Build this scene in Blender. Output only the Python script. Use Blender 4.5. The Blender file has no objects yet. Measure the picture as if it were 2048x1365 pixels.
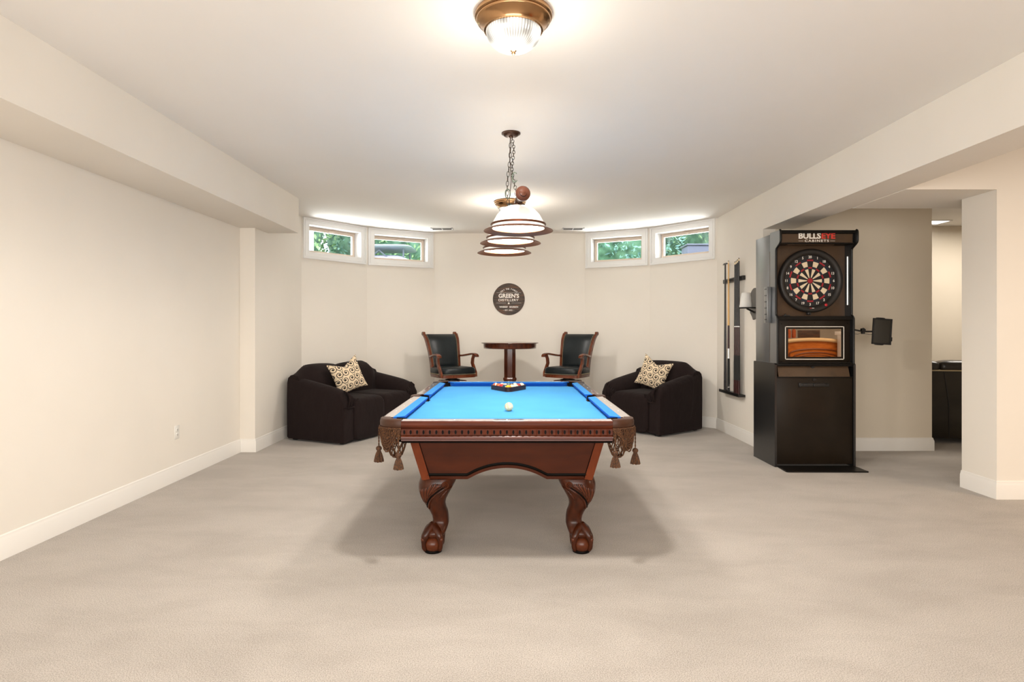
import bpy, bmesh, math, random
from mathutils import Vector, Matrix
random.seed(7)
COL = bpy.context.scene.collection
PI = math.pi
R = math.radians

# ------------------------------------------------------------------ materials
MATS = {}
def srgb(r, g, b):
    f = lambda c: (c/255/12.92) if c/255 <= 0.04045 else ((c/255+0.055)/1.055)**2.4
    return (f(r), f(g), f(b), 1)

def mat(name, col, rough=0.5, metal=0.0, spec=0.5, emit=None, estr=0.0, sheen=0.0, coat=0.0):
    m = bpy.data.materials.new(name); m.use_nodes = True
    b = m.node_tree.nodes['Principled BSDF']
    b.inputs['Base Color'].default_value = col
    b.inputs['Roughness'].default_value = rough
    b.inputs['Metallic'].default_value = metal
    b.inputs['Specular IOR Level'].default_value = spec
    if sheen:
        b.inputs['Sheen Weight'].default_value = sheen
        b.inputs['Sheen Roughness'].default_value = 0.5
    if coat:
        b.inputs['Coat Weight'].default_value = coat
        b.inputs['Coat Roughness'].default_value = 0.15
    if emit:
        b.inputs['Emission Color'].default_value = emit
        b.inputs['Emission Strength'].default_value = estr
    MATS[name] = m
    return m

def N(m, t, **kw):
    n = m.node_tree.nodes.new(t)
    for k, v in kw.items():
        if k.startswith('i_'):
            n.inputs[k[2:].replace('_', ' ')].default_value = v
        else:
            setattr(n, k, v)
    return n
def L(m, a, b): m.node_tree.links.new(a, b)
def bsdf(m): return m.node_tree.nodes['Principled BSDF']

def noise_var(m, c1, c2, scale=5.0, stretch=(1, 1, 1), detail=4, bump=0.0, bscale=None, lo=0.35, hi=0.65, dist=0.01):
    tc = N(m, 'ShaderNodeTexCoord'); mp = N(m, 'ShaderNodeMapping')
    mp.inputs['Scale'].default_value = stretch
    L(m, tc.outputs['Object'], mp.inputs['Vector'])
    nz = N(m, 'ShaderNodeTexNoise'); nz.inputs['Scale'].default_value = scale; nz.inputs['Detail'].default_value = detail
    L(m, mp.outputs['Vector'], nz.inputs['Vector'])
    cr = N(m, 'ShaderNodeValToRGB')
    cr.color_ramp.elements[0].position = lo; cr.color_ramp.elements[0].color = c1
    cr.color_ramp.elements[1].position = hi; cr.color_ramp.elements[1].color = c2
    L(m, nz.outputs['Fac'], cr.inputs['Fac'])
    L(m, cr.outputs['Color'], bsdf(m).inputs['Base Color'])
    if bump:
        n2 = N(m, 'ShaderNodeTexNoise'); n2.inputs['Scale'].default_value = bscale or scale*4; n2.inputs['Detail'].default_value = 3
        L(m, tc.outputs['Object'], n2.inputs['Vector'])
        bp = N(m, 'ShaderNodeBump'); bp.inputs['Strength'].default_value = bump; bp.inputs['Distance'].default_value = dist
        L(m, n2.outputs['Fac'], bp.inputs['Height']); L(m, bp.outputs['Normal'], bsdf(m).inputs['Normal'])
    return m

M_wall = mat('wall_paint', (0.80, 0.75, 0.675, 1), 0.9, spec=0.2)
noise_var(M_wall, (0.79, 0.742, 0.668, 1), (0.815, 0.765, 0.69, 1), 1.2, bump=0.03, bscale=180)
M_wall_warm = mat('warm_lit_wall_paint', (0.72, 0.64, 0.52, 1), 0.9, spec=0.2)  # same cream paint, tan from the passage's warm light put into its colour
noise_var(M_wall_warm, (0.70, 0.625, 0.51, 1), (0.735, 0.655, 0.535, 1), 1.2, bump=0.03, bscale=180)
M_ceil = mat('ceiling_paint', (0.80, 0.765, 0.72, 1), 0.95, spec=0.1)
noise_var(M_ceil, (0.85, 0.815, 0.765, 1), (0.87, 0.835, 0.79, 1), 0.9)
M_trim = mat('white_trim', (0.84, 0.81, 0.76, 1), 0.4)
M_case = mat('white_casing', (0.80, 0.79, 0.77, 1), 0.4)
M_sash = mat('beige_sash', srgb(205, 188, 172), 0.5)
M_dark = mat('gasket', srgb(70, 60, 55), 0.6)

# carpet
M_carpet = mat('carpet', (0.5, 0.44, 0.38, 1), 1.0, spec=0.05, sheen=0.15)
def carpet(m):
    tc = N(m, 'ShaderNodeTexCoord')
    mp = N(m, 'ShaderNodeMapping'); mp.inputs['Scale'].default_value = (0.8, 1.6, 1); mp.inputs['Rotation'].default_value = (0, 0, 0.35)
    L(m, tc.outputs['Object'], mp.inputs['Vector'])
    n1 = N(m, 'ShaderNodeTexNoise'); n1.inputs['Scale'].default_value = 1.7; n1.inputs['Detail'].default_value = 5; n1.inputs['Roughness'].default_value = 0.65
    n1.inputs['Distortion'].default_value = 0.3
    L(m, mp.outputs['Vector'], n1.inputs['Vector'])
    n2 = N(m, 'ShaderNodeTexNoise'); n2.inputs['Scale'].default_value = 210; n2.inputs['Detail'].default_value = 4; n2.inputs['Roughness'].default_value = 0.75
    L(m, tc.outputs['Object'], n2.inputs['Vector'])
    c1 = N(m, 'ShaderNodeValToRGB')
    c1.color_ramp.elements[0].position = 0.36; c1.color_ramp.elements[0].color = (0.49, 0.444, 0.396, 1)
    c1.color_ramp.elements[1].position = 0.62; c1.color_ramp.elements[1].color = (0.565, 0.516, 0.464, 1)
    L(m, n1.outputs['Fac'], c1.inputs['Fac'])
    c2 = N(m, 'ShaderNodeValToRGB')
    c2.color_ramp.elements[0].position = 0.40; c2.color_ramp.elements[0].color = (0.50, 0.49, 0.48, 1)
    c2.color_ramp.elements[1].position = 0.58; c2.color_ramp.elements[1].color = (1.0, 1.0, 1.0, 1)
    L(m, n2.outputs['Fac'], c2.inputs['Fac'])
    mx = N(m, 'ShaderNodeMix', data_type='RGBA', blend_type='MULTIPLY'); mx.inputs[0].default_value = 0.9
    L(m, c1.outputs['Color'], mx.inputs[6]); L(m, c2.outputs['Color'], mx.inputs[7])
    L(m, mx.outputs[2], bsdf(m).inputs['Base Color'])
    bp = N(m, 'ShaderNodeBump'); bp.inputs['Strength'].default_value = 0.45; bp.inputs['Distance'].default_value = 0.005
    L(m, n2.outputs['Fac'], bp.inputs['Height']); L(m, bp.outputs['Normal'], bsdf(m).inputs['Normal'])
carpet(M_carpet)

def wood(name, c1, c2, rough=0.3, scale=6, stretch=(1, 1, 12), coat=0.12):
    m = mat(name, c1, rough, coat=coat, spec=0.22)
    noise_var(m, c1, c2, scale, stretch, 5, lo=0.3, hi=0.7)
    return m
M_cherry_h = wood('cherry_wood_horizontal', (0.042, 0.0065, 0.0017, 1), (0.095, 0.017, 0.0035, 1), 0.32, 4, (1, 6, 14))
M_cherry = wood('cherry_wood', (0.12, 0.028, 0.010, 1), (0.22, 0.055, 0.017, 1), 0.3, 5, (6, 6, 1.2))
M_apron = wood('cherry_panel', (0.042, 0.0075, 0.0016, 1), (0.066, 0.0125, 0.0026, 1), 0.4, 3, (1.5, 1.5, 6))
M_post = wood('cherry_post', (0.11, 0.020, 0.0045, 1), (0.16, 0.031, 0.0065, 1), 0.36, 5, (6, 6, 1.2))
M_legw = wood('carved_leg_wood', (0.026, 0.0055, 0.0014, 1), (0.062, 0.013, 0.003, 1), 0.28, 6, (6, 6, 1.5), 0.12)
M_carve = mat('carved_highlight_wood', (0.085, 0.018, 0.004, 1), 0.3, coat=0.12, spec=0.3)
M_black_in = mat('dark_groove', (0.004, 0.0025, 0.002, 1), 0.6, spec=0.08)
M_inlay = mat('dark_inlay_moulding', (0.004, 0.003, 0.002, 1), 0.4, spec=0.05)
M_railtop_sheen = wood('rail_top_pale_sheen', (0.36, 0.31, 0.31, 1), (0.52, 0.48, 0.50, 1), 0.10, 5, (8, 1.5, 8), 1.0)  # pale reflection put into the base colour of the dark rail wood
bsdf(M_railtop_sheen).inputs['Coat IOR'].default_value = 2.2; bsdf(M_railtop_sheen).inputs['Coat Roughness'].default_value = 0.06
M_cloth = mat('blue_cloth', (0.055, 0.30, 0.80, 1), 0.9, spec=0.2)
noise_var(M_cloth, (0.052, 0.285, 0.60, 1), (0.060, 0.31, 0.65, 1), 3, bump=0.1, bscale=500, dist=0.001)
M_cushion = mat('cushion_cloth', (0.035, 0.22, 0.55, 1), 0.9, spec=0.15)
M_nose_shade = mat('shaded_nose_cloth', (0.010, 0.095, 0.42, 1), 0.9, spec=0.1)  # same blue cloth, shade on the nose faces put into its colour
M_sight = mat('sight_dot', (0.85, 0.83, 0.78, 1), 0.3)
M_leather = mat('brown_leather', srgb(60, 32, 16), 0.42, spec=0.35)
M_rope = mat('rope', srgb(96, 62, 34), 0.85)
noise_var(M_rope, srgb(38, 20, 9), srgb(104, 64, 31), 260, lo=0.42, hi=0.6)
M_tassel = mat('tassel_thread', srgb(96, 62, 34), 0.8)
noise_var(M_tassel, srgb(30, 18, 9), srgb(100, 60, 28), 60, (8, 8, 1), lo=0.4, hi=0.62)

M_sofa = mat('slipcover_fabric', (0.0155, 0.0095, 0.009, 1), 0.95, spec=0.12, sheen=0.03)
def folds(m):
    tc = N(m, 'ShaderNodeTexCoord')
    mp = N(m, 'ShaderNodeMapping'); mp.inputs['Scale'].default_value = (1, 1, 0.5); mp.inputs['Rotation'].default_value = (0.3, 0.4, 0)
    L(m, tc.outputs['Object'], mp.inputs['Vector'])
    n = N(m, 'ShaderNodeTexNoise'); n.inputs['Scale'].default_value = 5; n.inputs['Detail'].default_value = 4; n.inputs['Distortion'].default_value = 1.4
    L(m, mp.outputs['Vector'], n.inputs['Vector'])
    bp = N(m, 'ShaderNodeBump'); bp.inputs['Strength'].default_value = 0.55; bp.inputs['Distance'].default_value = 0.03
    L(m, n.outputs['Fac'], bp.inputs['Height']); L(m, bp.outputs['Normal'], bsdf(m).inputs['Normal'])
folds(M_sofa)
M_foot = mat('black_foot', (0.01, 0.009, 0.009, 1), 0.4)
M_bleather = mat('black_leather', (0.012, 0.016, 0.018, 1), 0.36, spec=0.3)
noise_var(M_bleather, (0.006, 0.009, 0.0105, 1), (0.010, 0.014, 0.016, 1), 8, bump=0.15, bscale=120, dist=0.002)
M_nail = mat('brass_nailhead', srgb(200, 185, 150), 0.35, 0.6)
M_stool = wood('stool_wood', (0.075, 0.018, 0.008, 1), (0.17, 0.042, 0.015, 1), 0.25, 5, (5, 5, 1.5), 0.6)
M_pub = wood('pub_table_wood', (0.05, 0.013, 0.007, 1), (0.115, 0.03, 0.013, 1), 0.22, 5, (5, 5, 1.2), 0.7)
M_brass = mat('antique_brass', srgb(172, 134, 96), 0.2, 1.0)
M_bronze = mat('dark_bronze', srgb(84, 62, 50), 0.3, 0.9)
M_brim = mat('copper_brim', srgb(116, 72, 48), 0.3, 0.85)
M_finial = wood('finial_wood', (0.045, 0.014, 0.008, 1), (0.085, 0.028, 0.014, 1), 0.25, 10, (1, 1, 1), 0.5)
M_chain = mat('chain_metal', srgb(80, 72, 62), 0.35, 0.9)
M_opal = mat('opal_glass', (0.85, 0.83, 0.78, 1), 0.25, emit=(1, 0.95, 0.86, 1), estr=0.12)
M_opal_in = mat('opal_glass_inside', (0.9, 0.88, 0.84, 1), 0.5, emit=(1, 0.94, 0.84, 1), estr=2.2)

# ribbed glowing glass
M_rib = mat('ribbed_glass', (0.16, 0.155, 0.145, 1), 0.08, emit=(1, 0.95, 0.86, 1), estr=1.0, coat=0.6)
def rib(m):
    tc = N(m, 'ShaderNodeTexCoord'); sp = N(m, 'ShaderNodeSeparateXYZ'); L(m, tc.outputs['Object'], sp.inputs[0])
    at = N(m, 'ShaderNodeMath', operation='ARCTAN2'); L(m, sp.outputs['Y'], at.inputs[0]); L(m, sp.outputs['X'], at.inputs[1])
    mu = N(m, 'ShaderNodeMath', operation='MULTIPLY'); mu.inputs[1].default_value = 56; L(m, at.outputs[0], mu.inputs[0])
    si = N(m, 'ShaderNodeMath', operation='SINE'); L(m, mu.outputs[0], si.inputs[0])
    nz = N(m, 'ShaderNodeTexNoise'); nz.inputs['Scale'].default_value = 9; nz.inputs['Detail'].default_value = 1; L(m, tc.outputs['Object'], nz.inputs['Vector'])
    mr = N(m, 'ShaderNodeMapRange'); mr.inputs['From Min'].default_value = -1; mr.inputs['From Max'].default_value = 1
    mr.inputs['To Min'].default_value = 0.45; mr.inputs['To Max'].default_value = 1.25; L(m, si.outputs[0], mr.inputs['Value'])
    m2 = N(m, 'ShaderNodeMapRange'); m2.inputs['From Min'].default_value = 0.38; m2.inputs['From Max'].default_value = 0.58
    m2.inputs['To Min'].default_value = 0.25; m2.inputs['To Max'].default_value = 1.25; L(m, nz.outputs['Fac'], m2.inputs['Value'])
    mm = N(m, 'ShaderNodeMath', operation='MULTIPLY'); L(m, mr.outputs[0], mm.inputs[0]); L(m, m2.outputs[0], mm.inputs[1])
    L(m, mm.outputs[0], bsdf(m).inputs['Emission Strength'])
rib(M_rib)

M_cab = mat('black_cabinet', (0.006, 0.005, 0.004, 1), 0.4, spec=0.2)
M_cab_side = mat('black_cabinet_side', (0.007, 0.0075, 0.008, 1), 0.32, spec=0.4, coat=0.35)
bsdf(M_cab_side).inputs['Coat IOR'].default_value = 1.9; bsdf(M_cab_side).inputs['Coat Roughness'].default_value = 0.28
M_cab_sheen = mat('black_with_grey_sheen', (0.060, 0.066, 0.071, 1), 0.34, spec=0.6, coat=1.0)  # grey reflection on the satin black side put into the base colour
bsdf(M_cab_sheen).inputs['Coat IOR'].default_value = 1.9; bsdf(M_cab_sheen).inputs['Coat Roughness'].default_value = 0.3
M_cab_panel = mat('dark_panel', (0.022, 0.016, 0.012, 1), 0.33, spec=0.22)
noise_var(M_cab_panel, (0.012, 0.008, 0.005, 1), (0.018, 0.012, 0.007, 1), 3)
M_brownp = mat('brown_panel', (0.055, 0.032, 0.019, 1), 0.35)
noise_var(M_brownp, (0.050, 0.026, 0.012, 1), (0.070, 0.038, 0.018, 1), 9, lo=0.3, hi=0.5)
M_white = mat('white_print', (0.85, 0.80, 0.72, 1), 0.5)
M_red = mat('red_print', (0.70, 0.045, 0.03, 1), 0.5)
M_boardblack = mat('board_black', (0.006, 0.006, 0.007, 1), 0.5)
M_boardcream = mat('board_cream', srgb(232, 212, 180), 0.6)
M_boardred = mat('board_red', (0.33, 0.012, 0.02, 1), 0.5)
M_boardblue = mat('board_blue', (0.008, 0.016, 0.035, 1), 0.5)
M_ringblk = mat('surround_rubber', (0.014, 0.011, 0.009, 1), 0.5)
M_redbtn = mat('red_button', (0.6, 0.02, 0.03, 1), 0.3)
M_mirror = mat('mirror_glass', (0.52, 0.46, 0.40, 1), 0.015, 1.0)
M_led = mat('led_strip', (0.9, 0.9, 0.85, 1), 0.4, emit=(1, 0.97, 0.92, 1), estr=0.5)
M_tab = mat('tablet_back', (0.028, 0.024, 0.018, 1), 0.5)
M_chalk = mat('white_chalk', (0.78, 0.76, 0.72, 1), 0.95)
M_cuedark = mat('cue_dark', (0.012, 0.010, 0.012, 1), 0.25)
M_cuemar = mat('cue_maroon', (0.035, 0.008, 0.008, 1), 0.25)
M_cuelight = mat('cue_maple', srgb(222, 178, 112), 0.3)
M_ferrule = mat('cue_ferrule', srgb(232, 214, 180), 0.4)
M_grip = mat('cue_grip', (0.02, 0.02, 0.02, 1), 0.9)
M_chrome = mat('chrome', (0.7, 0.7, 0.7, 1), 0.2, 1.0)
M_plate = mat('outlet_plate', (0.80, 0.78, 0.73, 1), 0.35)
M_oak = wood('honey_oak', srgb(176, 96, 36), srgb(205, 122, 54), 0.35, 4, (2, 2, 8))
M_stone = mat('counter_edge', srgb(226, 196, 150), 0.3)
M_screenlt = mat('light_panel', (0.9, 0.9, 0.9, 1), 0.4, emit=(1, 1, 1, 1), estr=2.5)
M_glass = bpy.data.materials.new('window_glass'); M_glass.use_nodes = True
_nt = M_glass.node_tree; _nt.nodes.remove(_nt.nodes['Principled BSDF'])
_t = _nt.nodes.new('ShaderNodeBsdfTransparent'); _g = _nt.nodes.new('ShaderNodeBsdfGlossy'); _g.inputs['Roughness'].default_value = 0.02
_f = _nt.nodes.new('ShaderNodeFresnel'); _f.inputs['IOR'].default_value = 1.3
_m = _nt.nodes.new('ShaderNodeMixShader'); _nt.links.new(_f.outputs[0], _m.inputs[0]); _nt.links.new(_t.outputs[0], _m.inputs[1]); _nt.links.new(_g.outputs[0], _m.inputs[2])
_nt.links.new(_m.outputs[0], _nt.nodes['Material Output'].inputs['Surface'])

# sign face: dark weathered planks
M_sign = mat('weathered_planks', srgb(70, 58, 50), 0.7)
def sign_mat(m):
    tc = N(m, 'ShaderNodeTexCoord'); mp = N(m, 'ShaderNodeMapping'); mp.inputs['Scale'].default_value = (2.5, 1, 22)
    L(m, tc.outputs['Object'], mp.inputs['Vector'])
    n = N(m, 'ShaderNodeTexNoise'); n.inputs['Scale'].default_value = 2.2; n.inputs['Detail'].default_value = 6; L(m, mp.outputs['Vector'], n.inputs['Vector'])
    cr = N(m, 'ShaderNodeValToRGB'); e = cr.color_ramp.elements
    e[0].position = 0.3; e[0].color = srgb(44, 34, 29); e[1].position = 0.7; e[1].color = srgb(112, 74, 50)
    k = e.new(0.5); k.color = srgb(78, 66, 58)
    L(m, n.outputs['Fac'], cr.inputs['Fac']); L(m, cr.outputs['Color'], bsdf(m).inputs['Base Color'])
sign_mat(M_sign)

# scroll pillow fabric
M_scroll = mat('scroll_fabric', srgb(214, 190, 152), 0.85, sheen=0.1)
def scroll(m):
    def mth(op, a=None, b=None, va=None, vb=None):
        n = N(m, 'ShaderNodeMath', operation=op)
        if a is not None: L(m, a, n.inputs[0])
        if va is not None: n.inputs[0].default_value = va
        if b is not None: L(m, b, n.inputs[1])
        if vb is not None: n.inputs[1].default_value = vb
        return n.outputs[0]
    tc = N(m, 'ShaderNodeTexCoord'); sp = N(m, 'ShaderNodeSeparateXYZ'); L(m, tc.outputs['Object'], sp.inputs[0])
    x = mth('MULTIPLY', sp.outputs['X'], vb=12.0); z = mth('MULTIPLY', sp.outputs['Z'], vb=12.0)
    row = mth('FLOOR', z)
    par = mth('MODULO', mth('ABSOLUTE', row), vb=2.0)
    x2 = mth('ADD', x, mth('MULTIPLY', par, vb=0.5))
    colx = mth('MODULO', mth('ABSOLUTE', mth('FLOOR', x2)), vb=2.0)
    fx = mth('SUBTRACT', mth('FRACT', x2), vb=0.5); fz = mth('SUBTRACT', mth('FRACT', z), vb=0.5)
    sgn = mth('SUBTRACT', mth('MULTIPLY', colx, vb=2.0), vb=1.0)
    fx = mth('MULTIPLY', fx, sgn)
    r = mth('SQRT', mth('ADD', mth('MULTIPLY', fx, fx), mth('MULTIPLY', fz, fz)))
    th = mth('DIVIDE', mth('ARCTAN2', fz, fx), vb=2*PI)
    s = mth('FRACT', mth('ADD', mth('MULTIPLY', r, vb=3.3), th))
    dark1 = mth('LESS_THAN', s, vb=0.33)
    outer = mth('GREATER_THAN', r, vb=0.56)
    inner = mth('LESS_THAN', r, vb=0.13)
    d = mth('MAXIMUM', mth('MULTIPLY', dark1, mth('SUBTRACT', va=1.0, b=outer)), inner)
    mx = N(m, 'ShaderNodeMix', data_type='RGBA'); L(m, d, mx.inputs[0])
    mx.inputs[6].default_value = srgb(228, 208, 176); mx.inputs[7].default_value = srgb(34, 24, 20)
    L(m, mx.outputs[2], bsdf(m).inputs['Base Color'])
scroll(M_scroll)

# ------------------------------------------------------------------ mesh builder
class MB:
    def __init__(self):
        self.v = []; self.f = []; self.mi = []; self.cur = 0; self.xf = None
    def add(self, vs, fs):
        o = len(self.v)
        if self.xf is not None:
            vs = [tuple(self.xf @ Vector(p)) for p in vs]
        self.v += [tuple(p) for p in vs]
        for f in fs:
            self.f.append([i+o for i in f]); self.mi.append(self.cur)
        return self
    def m(self, i): self.cur = i; return self
    def box(self, x0, x1, y0, y1, z0, z1):
        vs = [(x, y, z) for z in (z0, z1) for y in (y0, y1) for x in (x0, x1)]
        return self.add(vs, [(0, 2, 3, 1), (4, 5, 7, 6), (0, 1, 5, 4), (2, 6, 7, 3), (0, 4, 6, 2), (1, 3, 7, 5)])
    def rbox(self, x0, x1, y0, y1, z0, z1, b=0.01, seg=2):
        bm = bmesh.new(); bmesh.ops.create_cube(bm, size=1)
        for v in bm.verts:
            v.co = Vector(((x0+x1)/2+v.co.x*(x1-x0), (y0+y1)/2+v.co.y*(y1-y0), (z0+z1)/2+v.co.z*(z1-z0)))
        b = min(b, 0.45*min(x1-x0, y1-y0, z1-z0))
        bmesh.ops.bevel(bm, geom=bm.edges[:], offset=b, segments=seg, affect='EDGES', profile=0.5)
        self.bm(bm); return self
    def bm(self, bm):
        bm.verts.index_update()
        self.add([v.co.copy() for v in bm.verts], [[v.index for v in f.verts] for f in bm.faces]); bm.free()
        return self
    def sbox(self, c, s, e=0.35, nu=28, nv=16, ez=None):
        """soft super-ellipsoid cushion"""
        ez = ez or e
        sg = lambda a, p: math.copysign(abs(a)**p, a)
        vs = []; fs = []
        for j in range(nv+1):
            ph = -PI/2+PI*j/nv
            for i in range(nu):
                th = 2*PI*i/nu
                vs.append((c[0]+s[0]/2*sg(math.cos(ph), ez)*sg(math.cos(th), e), c[1]+s[1]/2*sg(math.cos(ph), ez)*sg(math.sin(th), e), c[2]+s[2]/2*sg(math.sin(ph), ez)))
        for j in range(nv):
            for i in range(nu):
                a = j*nu+i; b = j*nu+(i+1) % nu
                fs.append((a, b, b+nu, a+nu))
        return self.add(vs, fs)
    def lathe(self, prof, c=(0, 0, 0), seg=32, ax='z', a0=0, a1=2*PI, rot=0, close=False):
        full = abs(a1-a0-2*PI) < 1e-6
        n = seg if full else seg+1
        vs = []; fs = []
        for (r, h) in prof:
            for i in range(n):
                a = a0+(a1-a0)*i/seg+rot
                x, y = r*math.cos(a), r*math.sin(a)
                p = {'z': (x, y, h), 'y': (x, h, y), 'x': (h, x, y)}[ax]
                vs.append((c[0]+p[0], c[1]+p[1], c[2]+p[2]))
        m = len(prof)
        for j in range(m-1 if not close else m):
            j2 = (j+1) % m
            for i in range(seg):
                i2 = (i+1) % n
                fs.append((j*n+i, j*n+i2, j2*n+i2, j2*n+i))
        return self.add(vs, fs)
    def tube(self, pts, r, seg=8, cap=True, closed=False):
        pts = [Vector(p) for p in pts]; n = len(pts)
        rs = r if isinstance(r, (list, tuple)) else [r]*n
        vs = []; fs = []
        up = None
        for k in range(n):
            if closed: t = (pts[(k+1) % n]-pts[k-1])
            elif k == 0: t = pts[1]-pts[0]
            elif k == n-1: t = pts[-1]-pts[-2]
            else: t = pts[k+1]-pts[k-1]
            t = t.normalized() if t.length > 1e-9 else Vector((0, 0, 1))
            if up is None:
                up = Vector((0, 0, 1)) if abs(t.z) < 0.9 else Vector((1, 0, 0))
            s = t.cross(up)
            if s.length < 1e-5: s = t.cross(Vector((0, 1, 0)))
            s.normalize(); u = s.cross(t).normalized(); up = u
            for i in range(seg):
                a = 2*PI*i/seg
                vs.append(pts[k]+(s*math.cos(a)+u*math.sin(a))*rs[k])
        for k in range(n-1 if not closed else n):
            k2 = (k+1) % n
            for i in range(seg):
                i2 = (i+1) % seg
                fs.append((k*seg+i, k*seg+i2, k2*seg+i2, k2*seg+i))
        if cap and not closed:
            fs.append(tuple(range(seg))[::-1]); fs.append(tuple((n-1)*seg+i for i in range(seg)))
        return self.add(vs, fs)
    def cyl(self, p0, p1, r0, r1=None, seg=16):
        return self.tube([p0, p1], [r0, r1 if r1 is not None else r0], seg)
    def prism(self, poly, f0, f1):
        """poly of 2-D points; f0/f1 map (a,b)->3-D for the two caps"""
        n = len(poly)
        vs = [f0(*p) for p in poly]+[f1(*p) for p in poly]
        fs = [tuple(range(n))[::-1], tuple(range(n, 2*n))]
        fs += [(i, (i+1) % n, n+(i+1) % n, n+i) for i in range(n)]
        return self.add(vs, fs)
    def pxz(self, poly, y0, y1): return self.prism(poly, lambda a, b: (a, y0, b), lambda a, b: (a, y1, b))
    def pyz(self, poly, x0, x1): return self.prism(poly, lambda a, b: (x0, a, b), lambda a, b: (x1, a, b))
    def pxy(self, poly, z0, z1): return self.prism(poly, lambda a, b: (a, b, z0), lambda a, b: (a, b, z1))
    def loft(self, secs, cap=True):
        n = len(secs[0]); vs = [p for s in secs for p in s]; fs = []
        for j in range(len(secs)-1):
            for i in range(n):
                i2 = (i+1) % n
                fs.append((j*n+i, j*n+i2, (j+1)*n+i2, (j+1)*n+i))
        if cap:
            fs.append(tuple(range(n))[::-1]); fs.append(tuple((len(secs)-1)*n+i for i in range(n)))
        return self.add(vs, fs)
    def sph(self, c, r, seg=20, rg=12, s=(1, 1, 1)):
        vs = [(c[0], c[1], c[2]-r*s[2])]; fs = []
        for j in range(1, rg):
            ph = -PI/2+PI*j/rg
            for i in range(seg):
                a = 2*PI*i/seg
                vs.append((c[0]+r*s[0]*math.cos(ph)*math.cos(a), c[1]+r*s[1]*math.cos(ph)*math.sin(a), c[2]+r*s[2]*math.sin(ph)))
        vs.append((c[0], c[1], c[2]+r*s[2])); T = len(vs)-1
        for i in range(seg):
            i2 = (i+1) % seg
            fs.append((0, 1+i2, 1+i)); fs.append((T, T-seg+i, T-seg+i2))
            for j in range(rg-2):
                a = 1+j*seg; fs.append((a+i, a+i2, a+seg+i2, a+seg+i))
        return self.add(vs, fs)
    def build(self, name, mats, parent=None, off=(0, 0, 0), ang=35, kind=None, fix=True):
        me = bpy.data.meshes.new(name)
        if not isinstance(mats, (list, tuple)): mats = [mats]
        me.from_pydata([(v[0]-off[0], v[1]-off[1], v[2]-off[2]) for v in self.v], [], self.f)
        for m_ in mats: me.materials.append(m_)
        me.polygons.foreach_set('material_index', [min(i, len(mats)-1) for i in self.mi])
        if fix:
            bm = bmesh.new(); bm.from_mesh(me)
            bmesh.ops.remove_doubles(bm, verts=bm.verts, dist=1e-6)
            bmesh.ops.recalc_face_normals(bm, faces=bm.faces)
            bm.to_mesh(me); bm.free()
        me.polygons.foreach_set('use_smooth', [True]*len(me.polygons))
        me.set_sharp_from_angle(angle=R(ang))
        me.update()
        o = bpy.data.objects.new(name, me); COL.objects.link(o)
        if parent: o.parent = parent
        if kind: o['kind'] = kind
        return o

def tag(o, label, cat, group=None, kind=None):
    o['label'] = label; o['category'] = cat
    if group: o['group'] = group
    if kind: o['kind'] = kind
    return o
def thing(name, label, cat, loc=(0, 0, 0), rz=0, group=None, rot=None):
    o = bpy.data.objects.new(name, None); COL.objects.link(o); o.empty_display_size = 0.1
    o.location = loc; o.rotation_euler = rot if rot else (0, 0, rz)
    return tag(o, label, cat, group)
def struct(name, mb, m, label=None, ang=35):
    o = mb.build(name, m, ang=ang, kind='structure')
    if label: o['label'] = label
    return o
def dup(root, loc, rz, label, group=None):
    def cp(o, par):
        c = o.copy(); COL.objects.link(c); c.parent = par
        for ch in o.children: cp(ch, c)
        return c
    kids = list(root.children)
    r = root.copy(); COL.objects.link(r); r.parent = None
    for ch in kids: cp(ch, r)
    r.location = loc; r.rotation_euler = (0, 0, rz); r['label'] = label
    if group: r['group'] = group
    return r
_txt = {}
def text(mb, s, size, xf, bold=0.0, spacing=1.0, depth=0.001, align='CENTER', width=None, shear=0.0):
    """adds lettering (built from the built-in font) lying in the XY plane, then moved by xf"""
    cu = bpy.data.curves.new('t', 'FONT'); cu.body = s; cu.size = size; cu.align_x = align; cu.align_y = 'CENTER'
    cu.offset = bold; cu.space_character = spacing; cu.extrude = depth; cu.resolution_u = 3; cu.shear = shear
    ob = bpy.data.objects.new('t', cu); COL.objects.link(ob)
    dg = bpy.context.evaluated_depsgraph_get(); dg.update()
    me = bpy.data.meshes.new_from_object(ob.evaluated_get(dg))
    xs = [v.co.x for v in me.vertices]
    sx = 1.0
    if width and xs: sx = width/(max(xs)-min(xs))
    cx = (max(xs)+min(xs))/2 if (width and xs) else 0
    mb.add([xf @ Vector(((v.co.x-cx)*sx, v.co.y, v.co.z)) for v in me.vertices], [list(p.vertices) for p in me.polygons])
    bpy.data.objects.remove(ob); bpy.data.curves.remove(cu); bpy.data.meshes.remove(me)
# turns XY lettering to face the camera (-Y)
def facing(x, y, z, rot=0.0):
    return Matrix.Translation((x, y, z)) @ Matrix.Rotation(rot, 4, 'Y') @ Matrix.Rotation(PI/2, 4, 'X')

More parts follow.
